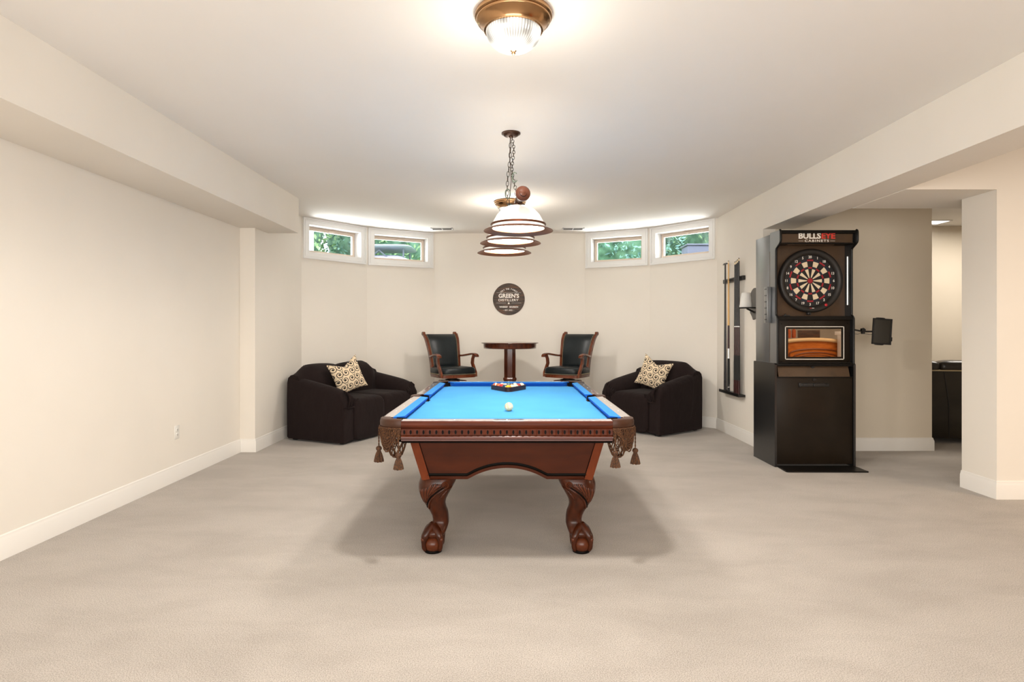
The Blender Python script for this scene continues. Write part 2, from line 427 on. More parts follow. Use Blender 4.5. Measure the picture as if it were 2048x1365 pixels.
# ------------------------------------------------------------------ room shell
H = 2.75; HS = 2.364
XL = -2.86; XL2 = -2.70; XR = 2.69; YB = -2.6
P = [(-2.70, 7.73), (-2.054, 8.555), (-1.158, 9.07), (1.115, 9.07), (1.992, 8.62), (XR, 7.83)]
floor_poly = [(-3.1, YB), (9.0, YB), (9.0, 8.6), (2.95, 8.6), (2.8, 7.95), (2.06, 8.74), (1.15, 9.2), (-1.2, 9.2), (-2.14, 8.68), (-2.84, 7.8), (-3.1, 6.5)]
struct('floor', MB().pxy(floor_poly, -0.05, 0.0), M_carpet, 'beige cut pile carpet with brushed marks')
struct('ceiling', MB().pxy(floor_poly, H, H+0.1), M_ceil, 'smooth off white ceiling')
struct('wall_left', MB().pxy([(XL-0.24, YB), (XL, YB), (XL, 6.33), (XL2, 6.33), (XL2, 7.73), (XL2-0.14, 7.8), (XL-0.24, 6.6)], 0, H), M_wall, 'long cream painted wall on the left')
struct('wall_right', MB().pxy([(XR, 6.40), (XR+0.13, 6.40), (XR+0.13, 7.95), (XR, 7.83)], 0, H), M_wall, 'cream wall carrying the cue rack')
struct('trim_1', MB().box(XL-0.1, -2.36, YB, 6.67, HS, H-0.0005), M_wall, 'boxed soffit along the left wall')
struct('trim_2', MB().box(XR, 3.01, YB, 6.40, HS, H-0.0005), M_wall, 'boxed beam above the opening on the right')
struct('trim_3', MB().box(3.01, 8.9, 4.57, 5.29, 2.36, H-0.0005), M_wall, 'boxed cross beam over the passage')
struct('wall_pier', MB().pxy([(3.70, 4.57), (8.9, 4.57), (8.9, 4.80), (3.84, 4.80), (3.84, 4.925), (3.70, 4.925)], 0, 2.3605), M_wall, 'pier and warm lit wall at right edge')
struct('wall_passage', MB().box(XR+0.13, 4.49, 6.40, 6.52, 0, H), M_wall_warm, 'wall with warm light tint behind the dart cabinet')
struct('wall_north', MB().box(2.90, 2.95, 6.52, 8.55, 0, H), M_wall)
struct('wall_front', MB().box(-3.1, 9.0, YB-0.1, YB, 0, H), M_wall, 'wall behind the camera')
struct('wall_far', MB().box(2.95, 9.0, 8.43, 8.55, 0, H), M_wall_warm, 'far wall of the next room')
struct('wall_east', MB().box(8.9, 9.0, YB, 8.5, 0, H), M_wall)

# bay facets with window openings
WZ0, WZ1 = 2.217, 2.75          # casing outer
CW = 0.085
def facet(a, b, idx=None, name='wall_back'):
    ax, ay = a; bx, by = b
    Lf = math.hypot(bx-ax, by-ay); ang = math.atan2(by-ay, bx-ax)
    X = Matrix.Translation((ax, ay, 0)) @ Matrix.Rotation(ang, 4, 'Z')      # local x along wall, +y outward
    mb = MB(); mb.xf = X; T = 0.22; e = 0.045
    if idx is None:
        mb.box(0, Lf, 0, T, 0, H); struct(name, mb, M_wall); return
    g0, g1 = 0.018, Lf-0.024
    o0, o1 = g0+CW, g1-CW; z0, z1 = WZ0+CW, WZ1-CW
    mb.box(-e*0.2, Lf+e*0.2, 0, T, 0, z0); mb.box(-e*0.2, Lf+e*0.2, 0, T, z1, H)
    mb.box(0, o0, 0, T, z0, z1); mb.box(o1, Lf, 0, T, z0, z1)
    struct(name, mb, M_wall)
    # window
    w = bpy.data.objects.new('window_%d' % idx, None); COL.objects.link(w); w['kind'] = 'structure'
    w.location = (ax, ay, 0); w.rotation_euler = (0, 0, ang)
    c = MB()
    # moulded casing: three stepped frames
    def frame(x0, x1, zz0, zz1, wd, y0, y1):
        c.pxz([(x0, zz0), (x1, zz0), (x1-wd, zz0+wd), (x0+wd, zz0+wd)], y0, y1)
        c.pxz([(x0, zz1), (x1, zz1), (x1-wd, zz1-wd), (x0+wd, zz1-wd)], y0, y1)
        c.pxz([(x0, zz0), (x0, zz1), (x0+wd, zz1-wd), (x0+wd, zz0+wd)], y0, y1)
        c.pxz([(x1, zz0), (x1, zz1), (x1-wd, zz1-wd), (x1-wd, zz0+wd)], y0, y1)
    frame(g0, g1, WZ0, WZ1-0.002, CW, -0.012, 0.002)
    frame(g0, g1, WZ0, WZ1-0.002, 0.022, -0.024, -0.012)
    frame(g0+0.030, g1-0.030, WZ0+0.030, WZ1-0.032, 0.012, -0.017, -0.012)
    # jamb liner
    frame(o0-0.008, o1+0.008, z0-0.008, z1+0.008, 0.012, -0.014, 0.215)
    c.build('window_frame', M_case, w)
    s = MB(); sw = 0.038; y0, y1 = 0.125, 0.165
    def fr(mb_, x0, x1, zz0, zz1, wd, ya, yb):
        mb_.box(x0, x1, ya, yb, zz0, zz0+wd); mb_.box(x0, x1, ya, yb, zz1-wd, zz1)
        mb_.box(x0, x0+wd, ya, yb, zz0+wd, zz1-wd); mb_.box(x1-wd, x1, ya, yb, zz0+wd, zz1-wd)
    fr(s, o0+0.010, o1-0.010, z0+0.006, z1-0.014, sw, y0, y1)
    cx = (o0+o1)/2
    s.box(o0+0.005, o1-0.005, y0-0.016, y0+0.03, z1-0.012, z1-0.005)
    s.rbox(cx-0.03, cx+0.03, y0-0.014, y0, z1-0.046, z1-0.026, 0.004)
    s.tube([(cx-0.02, y0-0.012, z1-0.036), (cx+0.03, y0-0.03, z1-0.04), (cx+0.055, y0-0.03, z1-0.043)], 0.005, 6)
    s.build('sash', M_sash, w)
    gk = MB(); fr(gk, o0+0.005, o1-0.005, z0+0.005, z1-0.005, 0.004, y0+0.004, y0+0.012); gk.build('gasket', M_dark, w)
    MB().box(o0+0.04, o1-0.04, 0.143, 0.147, z0+0.04, z1-0.042).build('pane', M_glass, w)
facet(P[0], P[1], 1, 'wall_bay_left'); facet(P[1], P[2], 2, 'wall_bay_inner_left'); facet(P[2], P[3], None, 'wall_back')
facet(P[3], P[4], 3, 'wall_bay_inner_right'); facet(P[4], P[5], 4, 'wall_bay_right')

# baseboards: extruded moulding profile along a polyline (room side is to the right of travel)
BBP = [(0, 0), (0.016, 0), (0.016, 0.105), (0.013, 0.112), (0.012, 0.118), (0.009, 0.124), (0.009, 0.134), (0.004, 0.139), (0, 0.139)]
def baseboard(name, pts):
    mb = MB(); n = len(pts); secs = []
    for k, p in enumerate(pts):
        p = Vector(p)
        d0 = (p-Vector(pts[k-1])).normalized() if k > 0 else None
        d1 = (Vector(pts[k+1])-p).normalized() if k < n-1 else None
        if d0 is None: d0 = d1
        if d1 is None: d1 = d0
        n0 = Vector((d0.y, -d0.x)); n1 = Vector((d1.y, -d1.x)); b = (n0+n1)
        b = b.normalized(); sc = 1/max(0.3, b.dot(n0))
        secs.append([(p.x+b.x*o*sc, p.y+b.y*o*sc, z) for (o, z) in BBP])
    mb.loft(secs); return struct(name, mb, M_trim, ang=30)
baseboard('baseboard_left', [(XL, YB), (XL, 6.33), (XL2, 6.33), P[0]])
baseboard('baseboard_back', [P[0], P[1], P[2], P[3], P[4], P[5]])
baseboard('baseboard_right', [P[5], (XR, 6.40), (4.49, 6.40), (4.49, 6.52)])
baseboard('baseboard_pier', [(3.70, 4.925), (3.70, 4.57), (8.9, 4.57)])
baseboard('baseboard_far', [(2.95, 8.43), (8.9, 8.43)])

# ceiling registers
def register(x, y, label):
    t = thing('ceiling_vent', label, 'vent', (x, y, H), 0)
    f = MB(); w, d = 0.155, 0.085
    f.box(-w, w, -d, -d+0.014, -0.007, 0); f.box(-w, w, d-0.014, d, -0.007, 0); f.box(-w, -w+0.018, -d, d, -0.007, 0); f.box(w-0.018, w, -d, d, -0.007, 0)
    f.box(-0.006, 0.006, -d+0.01, d-0.01, -0.006, 0)
    f.build('vent_frame', M_case, t)
    MB().box(-w+0.01, w-0.01, -d+0.01, d-0.01, -0.0015, -0.0005).build('duct_shadow', M_dark, t)
    s = MB()
    for i in range(8):
        yy = -d+0.020+i*0.0178
        s.add([(-w+0.018, yy, -0.0065), (w-0.018, yy, -0.0065), (w-0.018, yy+0.007, -0.0025), (-w+0.018, yy+0.007, -0.0025)], [(0, 1, 2, 3)])
    s.build('louvres', M_case, t)
register(-0.995, 8.66, 'white ceiling vent near the left pair of windows')
register(0.895, 8.66, 'white ceiling vent near the right pair of windows')

# wall outlet on left wall
t = thing('wall_outlet', 'white duplex electrical outlet low on the left wall', 'outlet', (XL, 5.13, 0.414), PI/2)
MB().rbox(-0.036, 0.036, -0.006, 0.0, -0.058, 0.058, 0.003).build('cover_plate', M_plate, t)
for s_ in (-1, 1):
    q = MB(); q.rbox(-0.017, 0.017, -0.009, -0.005, s_*0.021-0.014, s_*0.021+0.014, 0.004)
    q.m(1).box(-0.008, -0.005, -0.0095, -0.0088, s_*0.021-0.004, s_*0.021+0.007).box(0.005, 0.008, -0.0095, -0.0088, s_*0.021-0.004, s_*0.021+0.006)
    q.sph((0, -0.0088, s_*0.021-0.009), 0.0028, 8, 6)
    q.build('socket', [M_plate, M_dark], t)

# ------------------------------------------------------------------ pool table
PTX, PTY = -0.022, 4.48
HW, HL = 0.705, 1.25
table = thing('pool_table', 'cherry wood pool table with blue cloth, fringed pockets and carved claw feet', 'pool table', (PTX, PTY, 0))
NZ = 0.585; NL = 1.13
# bed cloth with pocket notches
c_ = 0.06
bed = [(-NZ+c_, -NL-0.03), (NZ-c_, -NL-0.03), (NZ+0.03, -NL+c_), (NZ+0.03, -0.06), (NZ, -0.05), (NZ, 0.05), (NZ+0.03, 0.06), (NZ+0.03, NL-c_), (NZ-c_, NL+0.03), (-NZ+c_, NL+0.03), (-NZ-0.03, NL-c_), (-NZ-0.03, 0.06), (-NZ, 0.05), (-NZ, -0.05), (-NZ-0.03, -0.06), (-NZ-0.03, -NL+c_)]
MB().pxy(bed, 0.735, 0.76).build('bed_cloth', M_cloth, table)
MB().pxy([(x*0.93, y*0.96) for x, y in bed], 0.66, 0.735).build('slate_frame', M_black_in, table)
RP = [(-0.066, 0.795), (-0.066, 0.80), (-0.012, 0.80), (-0.004, 0.7975), (0.002, 0.793), (0.005, 0.786), (0.005, 0.776), (0.001, 0.764), (-0.005, 0.757), (-0.001, 0.754), (-0.001, 0.722), (-0.005, 0.720), (0.002, 0.713), (0.004, 0.704), (-0.003, 0.699), (-0.001, 0.691), (-0.007, 0.688), (-0.012, 0.686), (-0.015, 0.677), (-0.066, 0.677)]
def rail(p0, p1, nrm, n_t, sights, mitre0, mitre1):
    """wooden rail from p0 to p1 on the outer line; nrm points outward"""
    p0 = Vector(p0); p1 = Vector(p1); nrm = Vector(nrm); d = (p1-p0).normalized(); ln = (p1-p0).length
    mb = MB()
    k = len(RP)
    vs = [(p.x+nrm.x*o, p.y+nrm.y*o, z) for p in (p0, p1) for (o, z) in RP]
    for i in range(k):
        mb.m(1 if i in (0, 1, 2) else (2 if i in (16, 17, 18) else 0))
        mb.add([vs[i], vs[(i+1) % k], vs[k+(i+1) % k], vs[k+i]], [(0, 1, 2, 3)])
    mb.m(0).add(vs[:k], [tuple(range(k))]); mb.add(vs[k:], [tuple(range(k))])
    # carved lens notches between pillows
    for i in range(n_t):
        s = (i+0.5)/n_t*ln; c = p0+d*s
        w, h, zc = 0.0060, 0.0130, 0.738
        prof = [(-w*0.0, -h), (w*0.7, -h*0.55), (w, 0), (w*0.7, h*0.55), (0, h), (-w*0.7, h*0.55), (-w, 0), (-w*0.7, -h*0.55)]
        mb.m(2).add([(c.x+d.x*a+nrm.x*0.0010, c.y+d.y*a+nrm.y*0.0010, zc+b) for a, b in prof], [tuple(range(8))])
        # pillow between notches
        if i < n_t-1:
            c2 = p0+d*((i+1)/n_t*ln); q = 0.0112
            for (a0, a1) in ((-q, 0), (0, q)):
                o0 = 0.0 if a0 < 0 else 0.0035; o1 = 0.0035 if a0 < 0 else 0.0
                mb.m(0).add([(c2.x+d.x*a0+nrm.x*o0, c2.y+d.y*a0+nrm.y*o0, 0.724), (c2.x+d.x*a1+nrm.x*o1, c2.y+d.y*a1+nrm.y*o1, 0.724), (c2.x+d.x*a1+nrm.x*o1, c2.y+d.y*a1+nrm.y*o1, 0.752), (c2.x+d.x*a0+nrm.x*o0, c2.y+d.y*a0+nrm.y*o0, 0.752)], [(0, 1, 2, 3)])
    for s in sights:
        c = p0+d*(s*ln)-nrm*0.035
        mb.m(3).lathe([(0.0001, 0.8008), (0.005, 0.8006), (0.0052, 0.80)], (c.x, c.y, 0), 10)
    mb.build('rail', [M_cherry_h, M_railtop_sheen, M_black_in, M_sight], table, fix=False, ang=25)
    # cushion: blue, from wood inner line to nose, mitred ends
    cu = MB()
    a0 = p0-nrm*0.066; a1 = p1-nrm*0.066
    b0 = p0-nrm*0.12+d*mitre0; b1 = p1-nrm*0.12-d*mitre1
    c0 = p0-nrm*0.098+d*mitre0*0.6; c1 = p1-nrm*0.098-d*mitre1*0.6
    sec0 = [(a0.x, a0.y, 0.7995), (b0.x, b0.y, 0.797), (b0.x, b0.y, 0.787), (c0.x, c0.y, 0.7605), (a0.x, a0.y, 0.7605)]
    sec1 = [(a1.x, a1.y, 0.7995), (b1.x, b1.y, 0.797), (b1.x, b1.y, 0.787), (c1.x, c1.y, 0.7605), (a1.x, a1.y, 0.7605)]
    for i in range(5):
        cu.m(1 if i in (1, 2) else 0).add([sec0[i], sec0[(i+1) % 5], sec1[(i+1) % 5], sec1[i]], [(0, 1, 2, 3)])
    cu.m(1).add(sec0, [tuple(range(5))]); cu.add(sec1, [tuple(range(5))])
    cu.build('cushion', [M_cushion, M_nose_shade], table)
g = 0.135
rail((-HW+g, -HL), (HW-g, -HL), (0, -1), 33, (0.25, 0.5, 0.75), 0.06, 0.06)
rail((-HW+g, HL), (HW-g, HL), (0, 1), 33, (0.25, 0.5, 0.75), 0.06, 0.06)
for s in (-1, 1):
    rail((s*HW, -HL+g), (s*HW, -0.072), (s, 0), 30, (0.25, 0.5, 0.75), 0.06, 0.025)
    rail((s*HW, 0.072), (s*HW, HL-g), (s, 0), 30, (0.25, 0.5, 0.75), 0.025, 0.06)
# tassel prototype
def rope_pts(p0, p1, n):
    return [tuple(Vector(p0).lerp(Vector(p1), i/n)) for i in range(n+1)]
def rope(mb, pts, r=0.0042, seg=6):
    # twisted two-strand cord
    n = len(pts); P_ = [Vector(p) for p in pts]
    for ph in (0, PI):
        q = []
        for i in range(n):
            t_ = (P_[min(i+1, n-1)]-P_[max(i-1, 0)]).normalized()
            s = t_.cross(Vector((0.3, 0.9, 0.1))).normalized(); u = s.cross(t_)
            a = i*1.15+ph
            q.append(P_[i]+(s*math.cos(a)+u*math.sin(a))*r*0.5)
        mb.tube(q, r*0.62, 5)
def tassel(parent, x, y, ztop, z0, dx=0):
    m_ = MB()
    rope(m_, rope_pts((x, y, ztop), (x+dx, y, z0+0.085), 16), 0.004)
    m_.build('tassel_cord', M_rope, parent)
    q = MB(); x += dx
    seg = 26; KR = 1.28
    prof = [(0.004, 0.089), (0.010, 0.084), (0.0125, 0.077), (0.0115, 0.069), (0.0075, 0.063), (0.0088, 0.058), (0.013, 0.045), (0.0165, 0.028), (0.0195, 0.010), (0.0205, 0.0), (0.004, 0.002)]
    vs = []; fs = []
    for j, (r, h) in enumerate(prof):
        for i in range(seg):
            a = 2*PI*i/seg; rr = KR*r*(1+(0.10 if i % 2 else -0.10)) if 3 < j < 10 else KR*r*(1+(0.05 if i % 2 else -0.05))
            hh = h+(0.0025 if (j == 9 and i % 3 == 0) else 0)
            vs.append((x+rr*math.cos(a), y+rr*math.sin(a), z0+hh))
    for j in range(len(prof)-1):
        for i in range(seg):
            i2 = (i+1) % seg; fs.append((j*seg+i, j*seg+i2, (j+1)*seg+i2, (j+1)*seg+i))
    q.add(vs, fs).build('tassel', M_tassel, parent, ang=60)
def pocket(cx, cy, r, a0, a1, full):
    """leather drop pocket; arc centre (cx,cy), swept a0..a1 (deg) outward"""
    A0, A1 = R(a0), R(a1); am = (A0+A1)/2
    band = MB().lathe([(r-0.055, 0.798), (r-0.05, 0.803), (r-0.008, 0.8035), (r, 0.7995), (r+0.0045, 0.785), (r+0.004, 0.763), (r-0.001, 0.755), (r-0.012, 0.753), (r-0.014, 0.79), (r-0.05, 0.792)], (cx, cy, 0), 24, a0=A0, a1=A1, close=True)
    # end caps
    pk = band.m(0)
    o = pk.build('pocket', M_leather, table, ang=40)
    # net basket
    net = MB()
    bc = Vector((cx+(r-0.075)*math.cos(am), cy+(r-0.075)*math.sin(am)))
    prof = lambda s: (0.066*(1-s**2.2*0.55), 0.765-0.17*s)
    K = 9
    for k in range(K):
        for sgn in (-1, 1):
            pts = []
            for i in range(15):
                s = i/14; rr, z = prof(s); a = 2*PI*k/K+sgn*s*1.5
                pts.append((bc.x+rr*math.cos(a), bc.y+rr*math.sin(a), z))
            net.tube(pts, 0.0032, 5)
    for s in (0.99,):
        rr, z = prof(s)
        net.lathe([(0.001, z-0.018), (rr*0.7, z-0.012), (rr, z)], (bc.x, bc.y, 0), 14)
    net.build('net', M_rope, o)
    MB().lathe([(0.062, 0.795), (0.064, 0.72), (0.045, 0.70), (0.001, 0.70)], (bc.x, bc.y, 0), 20).build('cup_liner', M_black_in, o)
    # fringe: swagged cords around the outside
    fr = MB(); n = 17 if full else 13
    span = A1-A0
    for i in range(n):
        u = (i+0.5)/n; a = A0+u*span
        w = math.sin(PI*u)
        ln = 0.045+0.085*w**0.8
        rr0 = r+0.003; rr1 = r-0.02*w+0.002
        p0 = (cx+rr0*math.cos(a), cy+rr0*math.sin(a), 0.757); p1 = (cx+rr1*math.cos(a), cy+rr1*math.sin(a), 0.757-ln)
        rope(fr, rope_pts(p0, p1, 14 if full else 8), 0.0044)
    for k in range(7 if full else 3):     # swags
        c0 = A0+span*(0.0+0.03*k); c1 = A1-span*(0.0+0.05*((k*3) % 4)); dep = 0.055+0.012*k
        pts = []
        for i in range(25):
            s = i/24; a = c0+(c1-c0)*s; rr = r+0.008-0.012*math.sin(PI*s)
            pts.append((cx+rr*math.cos(a), cy+rr*math.sin(a), 0.752-dep*math.sin(PI*s)))
        rope(fr, pts, 0.0042)
    hd = [(cx+(r+0.006)*math.cos(A0+span*i/20), cy+(r+0.006)*math.sin(A0+span*i/20), 0.756) for i in range(21)]
    rope(fr, hd, 0.004)
    fr.build('fringe', M_rope, o)
    for (u, z0) in (((0.05, 0.552), (0.95, 0.540)) if full else ((0.2, 0.56), (0.8, 0.56))):
        a = A0+span*u; tassel(o, cx+(r+0.012)*math.cos(a), cy+(r+0.012)*math.sin(a), 0.745, z0, 0)
    return o
for sx in (-1, 1):
    for sy in (-1, 1):
        a0 = {(-1, -1): 180, (1, -1): 270, (1, 1): 0, (-1, 1): 90}[(sx, sy)]
        pocket(sx*(HW-g), sy*(HL-g), g, a0, a0+90, sy == -1)
    pocket(sx*(HW-0.055), 0, 0.075, -90 if sx > 0 else 90, 90 if sx > 0 else 270, False)
# apron body: tapered box with arched panels
ZT, ZB = 0.680, 0.434
def cabpt(side, u, z, inset=0.0):
    s = (z-ZB)/(ZT-ZB)
    hx = 0.482+(0.545-0.482)*s-inset; hy = 1.045+(1.105-1.045)*s-inset
    return {'f': (u*hx, -hy, z), 'b': (u*hx, hy, z), 'l': (-hx, u*hy, z), 'r': (hx, u*hy, z)}[side]
for side in 'fblr':
    hl = 0.50 if side in 'fb' else 1.06
    aw = 0.235 if side in 'fb' else 0.62
    pr = [(-hl/hl, ZB)]
    edge = [(-1.0, ZB), (-aw/hl, ZB), (-aw/hl*0.93, ZB+0.008)]
    for i in range(1, 16):
        q = -1+2*i/16; edge.append((q*aw/hl*0.93, ZB+0.008+0.058*math.sqrt(max(0, 1-q*q*0.985))*1.0 if False else ZB+0.008+0.060*(1-abs(q)**2.0)))
    edge += [(aw/hl*0.93, ZB+0.008), (aw/hl, ZB), (1.0, ZB)]
    mb = MB()
    n = len(edge)
    out = [cabpt(side, u, z) for u, z in edge]; top = [cabpt(side, u, ZT) for u, z in edge]
    outi = [cabpt(side, u, z, 0.022) for u, z in edge]; topi = [cabpt(side, u, ZT, 0.022) for u, z in edge]
    vs = out+top+outi+topi; fs = []
    for i in range(n-1):
        fs += [(i, i+1, n+i+1, n+i), (2*n+i, 2*n+i+1, 3*n+i+1, 3*n+i), (i, i+1, 2*n+i+1, 2*n+i)]
    mb.add(vs, fs).build('apron_panel', M_apron, table, ang=20)
    # dark inlay following the lower edge
    t_ = MB(); ns = {'f': (0, -1), 'b': (0, 1), 'l': (-1, 0), 'r': (1, 0)}[side]
    e2 = [(u, z) for u, z in edge if abs(u) < 0.93]
    e2 = [(-0.93, ZB)]+e2+[(0.93, ZB)]
    def sh(p, o): return (p[0]+ns[0]*o, p[1]+ns[1]*o, p[2])
    lo = [cabpt(side, u, z+0.018) for u, z in e2]; hi = [cabpt(side, u, z+0.036) for u, z in e2]; mid = [cabpt(side, u, z+0.026) for u, z in e2]
    n = len(e2)
    vs = [sh(p, 0.0008) for p in lo]+[sh(p, 0.007) for p in mid]+[sh(p, 0.0008) for p in hi]
    fs = [(i, i+1, n+i+1, n+i) for i in range(n-1)]+[(n+i, n+i+1, 2*n+i+1, 2*n+i) for i in range(n-1)]
    t_.add(vs, fs).build('inlay_moulding', M_inlay, table, ang=50)
# corner posts
for sx in (-1, 1):
    for sy in (-1, 1):
        secs = []
        for z in (ZB-0.004, ZT):
            s = (z-ZB)/(ZT-ZB); hx = 0.482+0.063*s+0.006; hy = 1.045+0.06*s+0.006; w = 0.047
            secs.append([(sx*hx, sy*hy, z), (sx*(hx-w), sy*hy, z), (sx*(hx-w), sy*(hy-w), z), (sx*hx, sy*(hy-w), z)])
        MB().loft(secs).build('corner_post', M_post, table)
        gr = MB(); q0, q1 = [], []
        gr.tube([(sx*(0.482-0.042), sy*(1.045+0.005), ZB+0.01), (sx*(0.545-0.042), sy*(1.105+0.005), ZT)], 0.0018, 5)
        gr.build('post_groove', M_black_in, table)
MB().rbox(-0.60, 0.60, -1.16, 1.16, 0.668, 0.680, 0.004).build('under_moulding', M_black_in, table)
MB().rbox(-0.47, 0.47, -1.02, 1.02, 0.52, 0.60, 0.004).build('inner_frame', M_apron, table)
# cabriole ball-and-claw leg (left-front silhouettes in units of 0.835 mm)
SEC = [(762, 418, 668), (775, 412, 668), (800, 405, 658), (830, 405, 641), (850, 408, 630), (880, 418, 612), (910, 433, 597), (940, 448, 590), (970, 465, 594), (1000, 480, 604), (1030, 493, 609), (1060, 499, 611), (1085, 494, 611), (1105, 472, 607), (1125, 450, 600), (1145, 440, 592), (1160, 446, 580), (1175, 462, 562), (1195, 478, 540), (1230, 484, 530), (1260, 484, 530)]
def leg(sx, sy):
    mb = MB(); S = 0.000835
    secs = []
    cz = [(1274-y)*S for y, a, b in SEC]
    for (y, a, b) in SEC:
        z = (1274-y)*S*0.434/0.4275
        cxn = ((a+b)/2-510)*S; hw = (b-a)/2*S
        pts = []
        for i in range(24):
            th = 2*PI*i/24
            e = 0.8
            ca = math.copysign(abs(math.cos(th))**e, math.cos(th)); sa = math.copysign(abs(math.sin(th))**e, math.sin(th))
            # outward is -x / -y for the left-front leg
            pts.append((sx*(-(cxn+hw*ca)), sy*(-(cxn+hw*sa)), z))
        secs.append(pts)
    mb.loft(secs)
    def outp(u, v, y, k=1.0):   # point on the leg surface, front face; u in -1..1 across
        ys = [q[0] for q in SEC]
        j = max(i for i in range(len(ys)) if ys[i] <= y); j2 = min(j+1, len(SEC)-1)
        f = 0 if j2 == j else (y-ys[j])/(ys[j2]-ys[j])
        a = SEC[j][1]*(1-f)+SEC[j2][1]*f; b = SEC[j][2]*(1-f)+SEC[j2][2]*f
        cxn = ((a+b)/2-510)*S; hw = (b-a)/2*S
        dep = hw*max(0.0, 1-abs(u)**2.5)**0.4
        return (sx*(-(cxn+u*hw)), sy*(-(cxn-dep*k)), (1274-y)*S*1.015)
    # note: u<0 is outward (left on the left-front leg)
    # acanthus flutes
    for i in range(11):
        u0 = 0.35-0.115*i; y0 = 786+abs(i-3)*2.0+ (i*3 if i > 5 else 0)
        u1 = -0.05-0.075*i; y1 = 830+12*i if i < 9 else 925
        pts = []
        for k in range(9):
            s = k/8
            u = u0+(u1-u0)*s**1.4; y = y0+(y1-y0)*s
            if u < -0.96: u = -0.96
            pts.append(outp(u, 0, min(y, 968)))
        mb.m(1 if i % 2 else 0).tube(pts, [0.003]+[0.0062]*7+[0.003], 6)
    # leaf rib (dark fold)
    pts = [outp(0.62-1.5*s, 0, 806+160*s**1.15) for s in [k/14 for k in range(15)]]
    mb.m(2).tube(pts, 0.0042, 6)
    pts = [outp(0.72-1.5*s, 0, 812+166*s**1.15) for s in [k/14 for k in range(15)]]
    mb.m(0).tube(pts, [0.003]+[0.008]*13+[0.003], 6)
    # volute
    pts = []
    for k in range(26):
        a = k*0.5; rr = 0.021*(1-k/30)
        cc = outp(0.55, 0, 800)
        pts.append((cc[0]+sx*rr*math.cos(a), cc[1]-sy*(-0.002), cc[2]+rr*math.sin(a)))
    mb.m(1).tube(pts, [0.0045*(1-k/40) for k in range(26)], 6)
    # side curls on the inner edge
    for k_ in range(3):
        pts = [outp(0.95-0.10*k_-0.3*s, 0, 815+22*k_+40*s) for s in [i/6 for i in range(7)]]
        mb.m(0).tube(pts, [0.002]+[0.006]*5+[0.002], 6)
    # claw: ball with toes gripping it
    fx = -3*S; cx_ = -fx*sx; cy_ = -fx*sy
    mb.m(1).sph((cx_, cy_, 0.051), 0.060, 24, 16, (1.0, 1.12, 0.85))
    for k_ in range(4):
        a = R(45+90*k_)
        ux, uy = math.cos(a), math.sin(a)
        pts = [(0.002, 0.150), (0.036, 0.124), (0.058, 0.100), (0.066, 0.080), (0.068, 0.058), (0.064, 0.036), (0.056, 0.016)]
        rr = [0.026, 0.027, 0.024, 0.017, 0.0135, 0.0145, 0.008]
        P_ = [Vector((cx_+ux*d_, cy_+uy*d_, z_)) for d_, z_ in pts]
        fine = []; rad = []
        for i in range(len(P_)-1):
            p0 = P_[max(i-1, 0)]; p1 = P_[i]; p2 = P_[i+1]; p3 = P_[min(i+2, len(P_)-1)]
            for q in range(4):
                u_ = q/4; fine.append(0.5*((2*p1)+(p2-p0)*u_+(2*p0-5*p1+4*p2-p3)*u_*u_+(3*p1-p0-3*p2+p3)*u_**3)); rad.append(rr[i]*(1-u_)+rr[i+1]*u_)
        mb.m(0).tube(fine, rad, 12)
        mb.m(1).sph((cx_+ux*0.074, cy_+uy*0.074, 0.086), 0.0125, 12, 8)
    # foot pad
    mb.m(2).lathe([(0.001, 0.001), (0.050, 0.001), (0.052, 0.012), (0.048, 0.018)], (cx_, cy_, 0), 20)
    # cut anything under the floor
    mb.v = [(x, y, max(z, 0.0)) for x, y, z in mb.v]
    # move to corner
    ox, oy = sx*0.428, sy*0.985
    mb.v = [(x+ox, y+oy, z) for x, y, z in mb.v]
    o = mb.build('leg', [M_legw, M_carve, M_black_in], table, ang=60)
for sx in (-1, 1):
    for sy in (-1, 1):
        leg(sx, sy)

# ------------------------------------------------------------------ balls and rack
ZC = 0.76; BR = 0.0286
def ball_mat(name, c, stripe):
    m = mat(name, c, 0.08, coat=0.5)
    if stripe:
        tc = N(m, 'ShaderNodeTexCoord'); sp = N(m, 'ShaderNodeSeparateXYZ'); L(m, tc.outputs['Object'], sp.inputs[0])
        ab = N(m, 'ShaderNodeMath', operation='ABSOLUTE'); L(m, sp.outputs['Z'], ab.inputs[0])
        gt = N(m, 'ShaderNodeMath', operation='GREATER_THAN'); gt.inputs[1].default_value = 0.0145; L(m, ab.outputs[0], gt.inputs[0])
        mx = N(m, 'ShaderNodeMix', data_type='RGBA'); L(m, gt.outputs[0], mx.inputs[0]); mx.inputs[6].default_value = c; mx.inputs[7].default_value = srgb(238, 224, 196)
        L(m, mx.outputs[2], bsdf(m).inputs['Base Color'])
    return m
BM = {k: ball_mat('ball_'+k, c, False) for k, c in dict(yellow=srgb(246, 176, 20), blue=srgb(10, 60, 80), red=srgb(205, 22, 24), purple=srgb(60, 50, 120), orange=srgb(206, 100, 50), maroon=srgb(150, 40, 40), green=srgb(20, 120, 96), black=srgb(18, 16, 16)).items()}
BM.update({k+'_s': ball_mat('ball_stripe_'+k, c, True) for k, c in dict(yellow=srgb(244, 180, 40), cream=srgb(236, 206, 150), red=srgb(214, 110, 80), brown=srgb(150, 84, 50), green=srgb(50, 130, 80), orange=srgb(230, 110, 50), blue=srgb(40, 60, 140)).items()})
M_cue_ball = mat('cue_ball', srgb(226, 204, 160), 0.12, coat=0.4)
noise_var(M_cue_ball, srgb(214, 184, 132), srgb(238, 222, 188), 40)
ballmb = MB().sph((0, 0, 0), BR, 28, 16)
proto_me = None
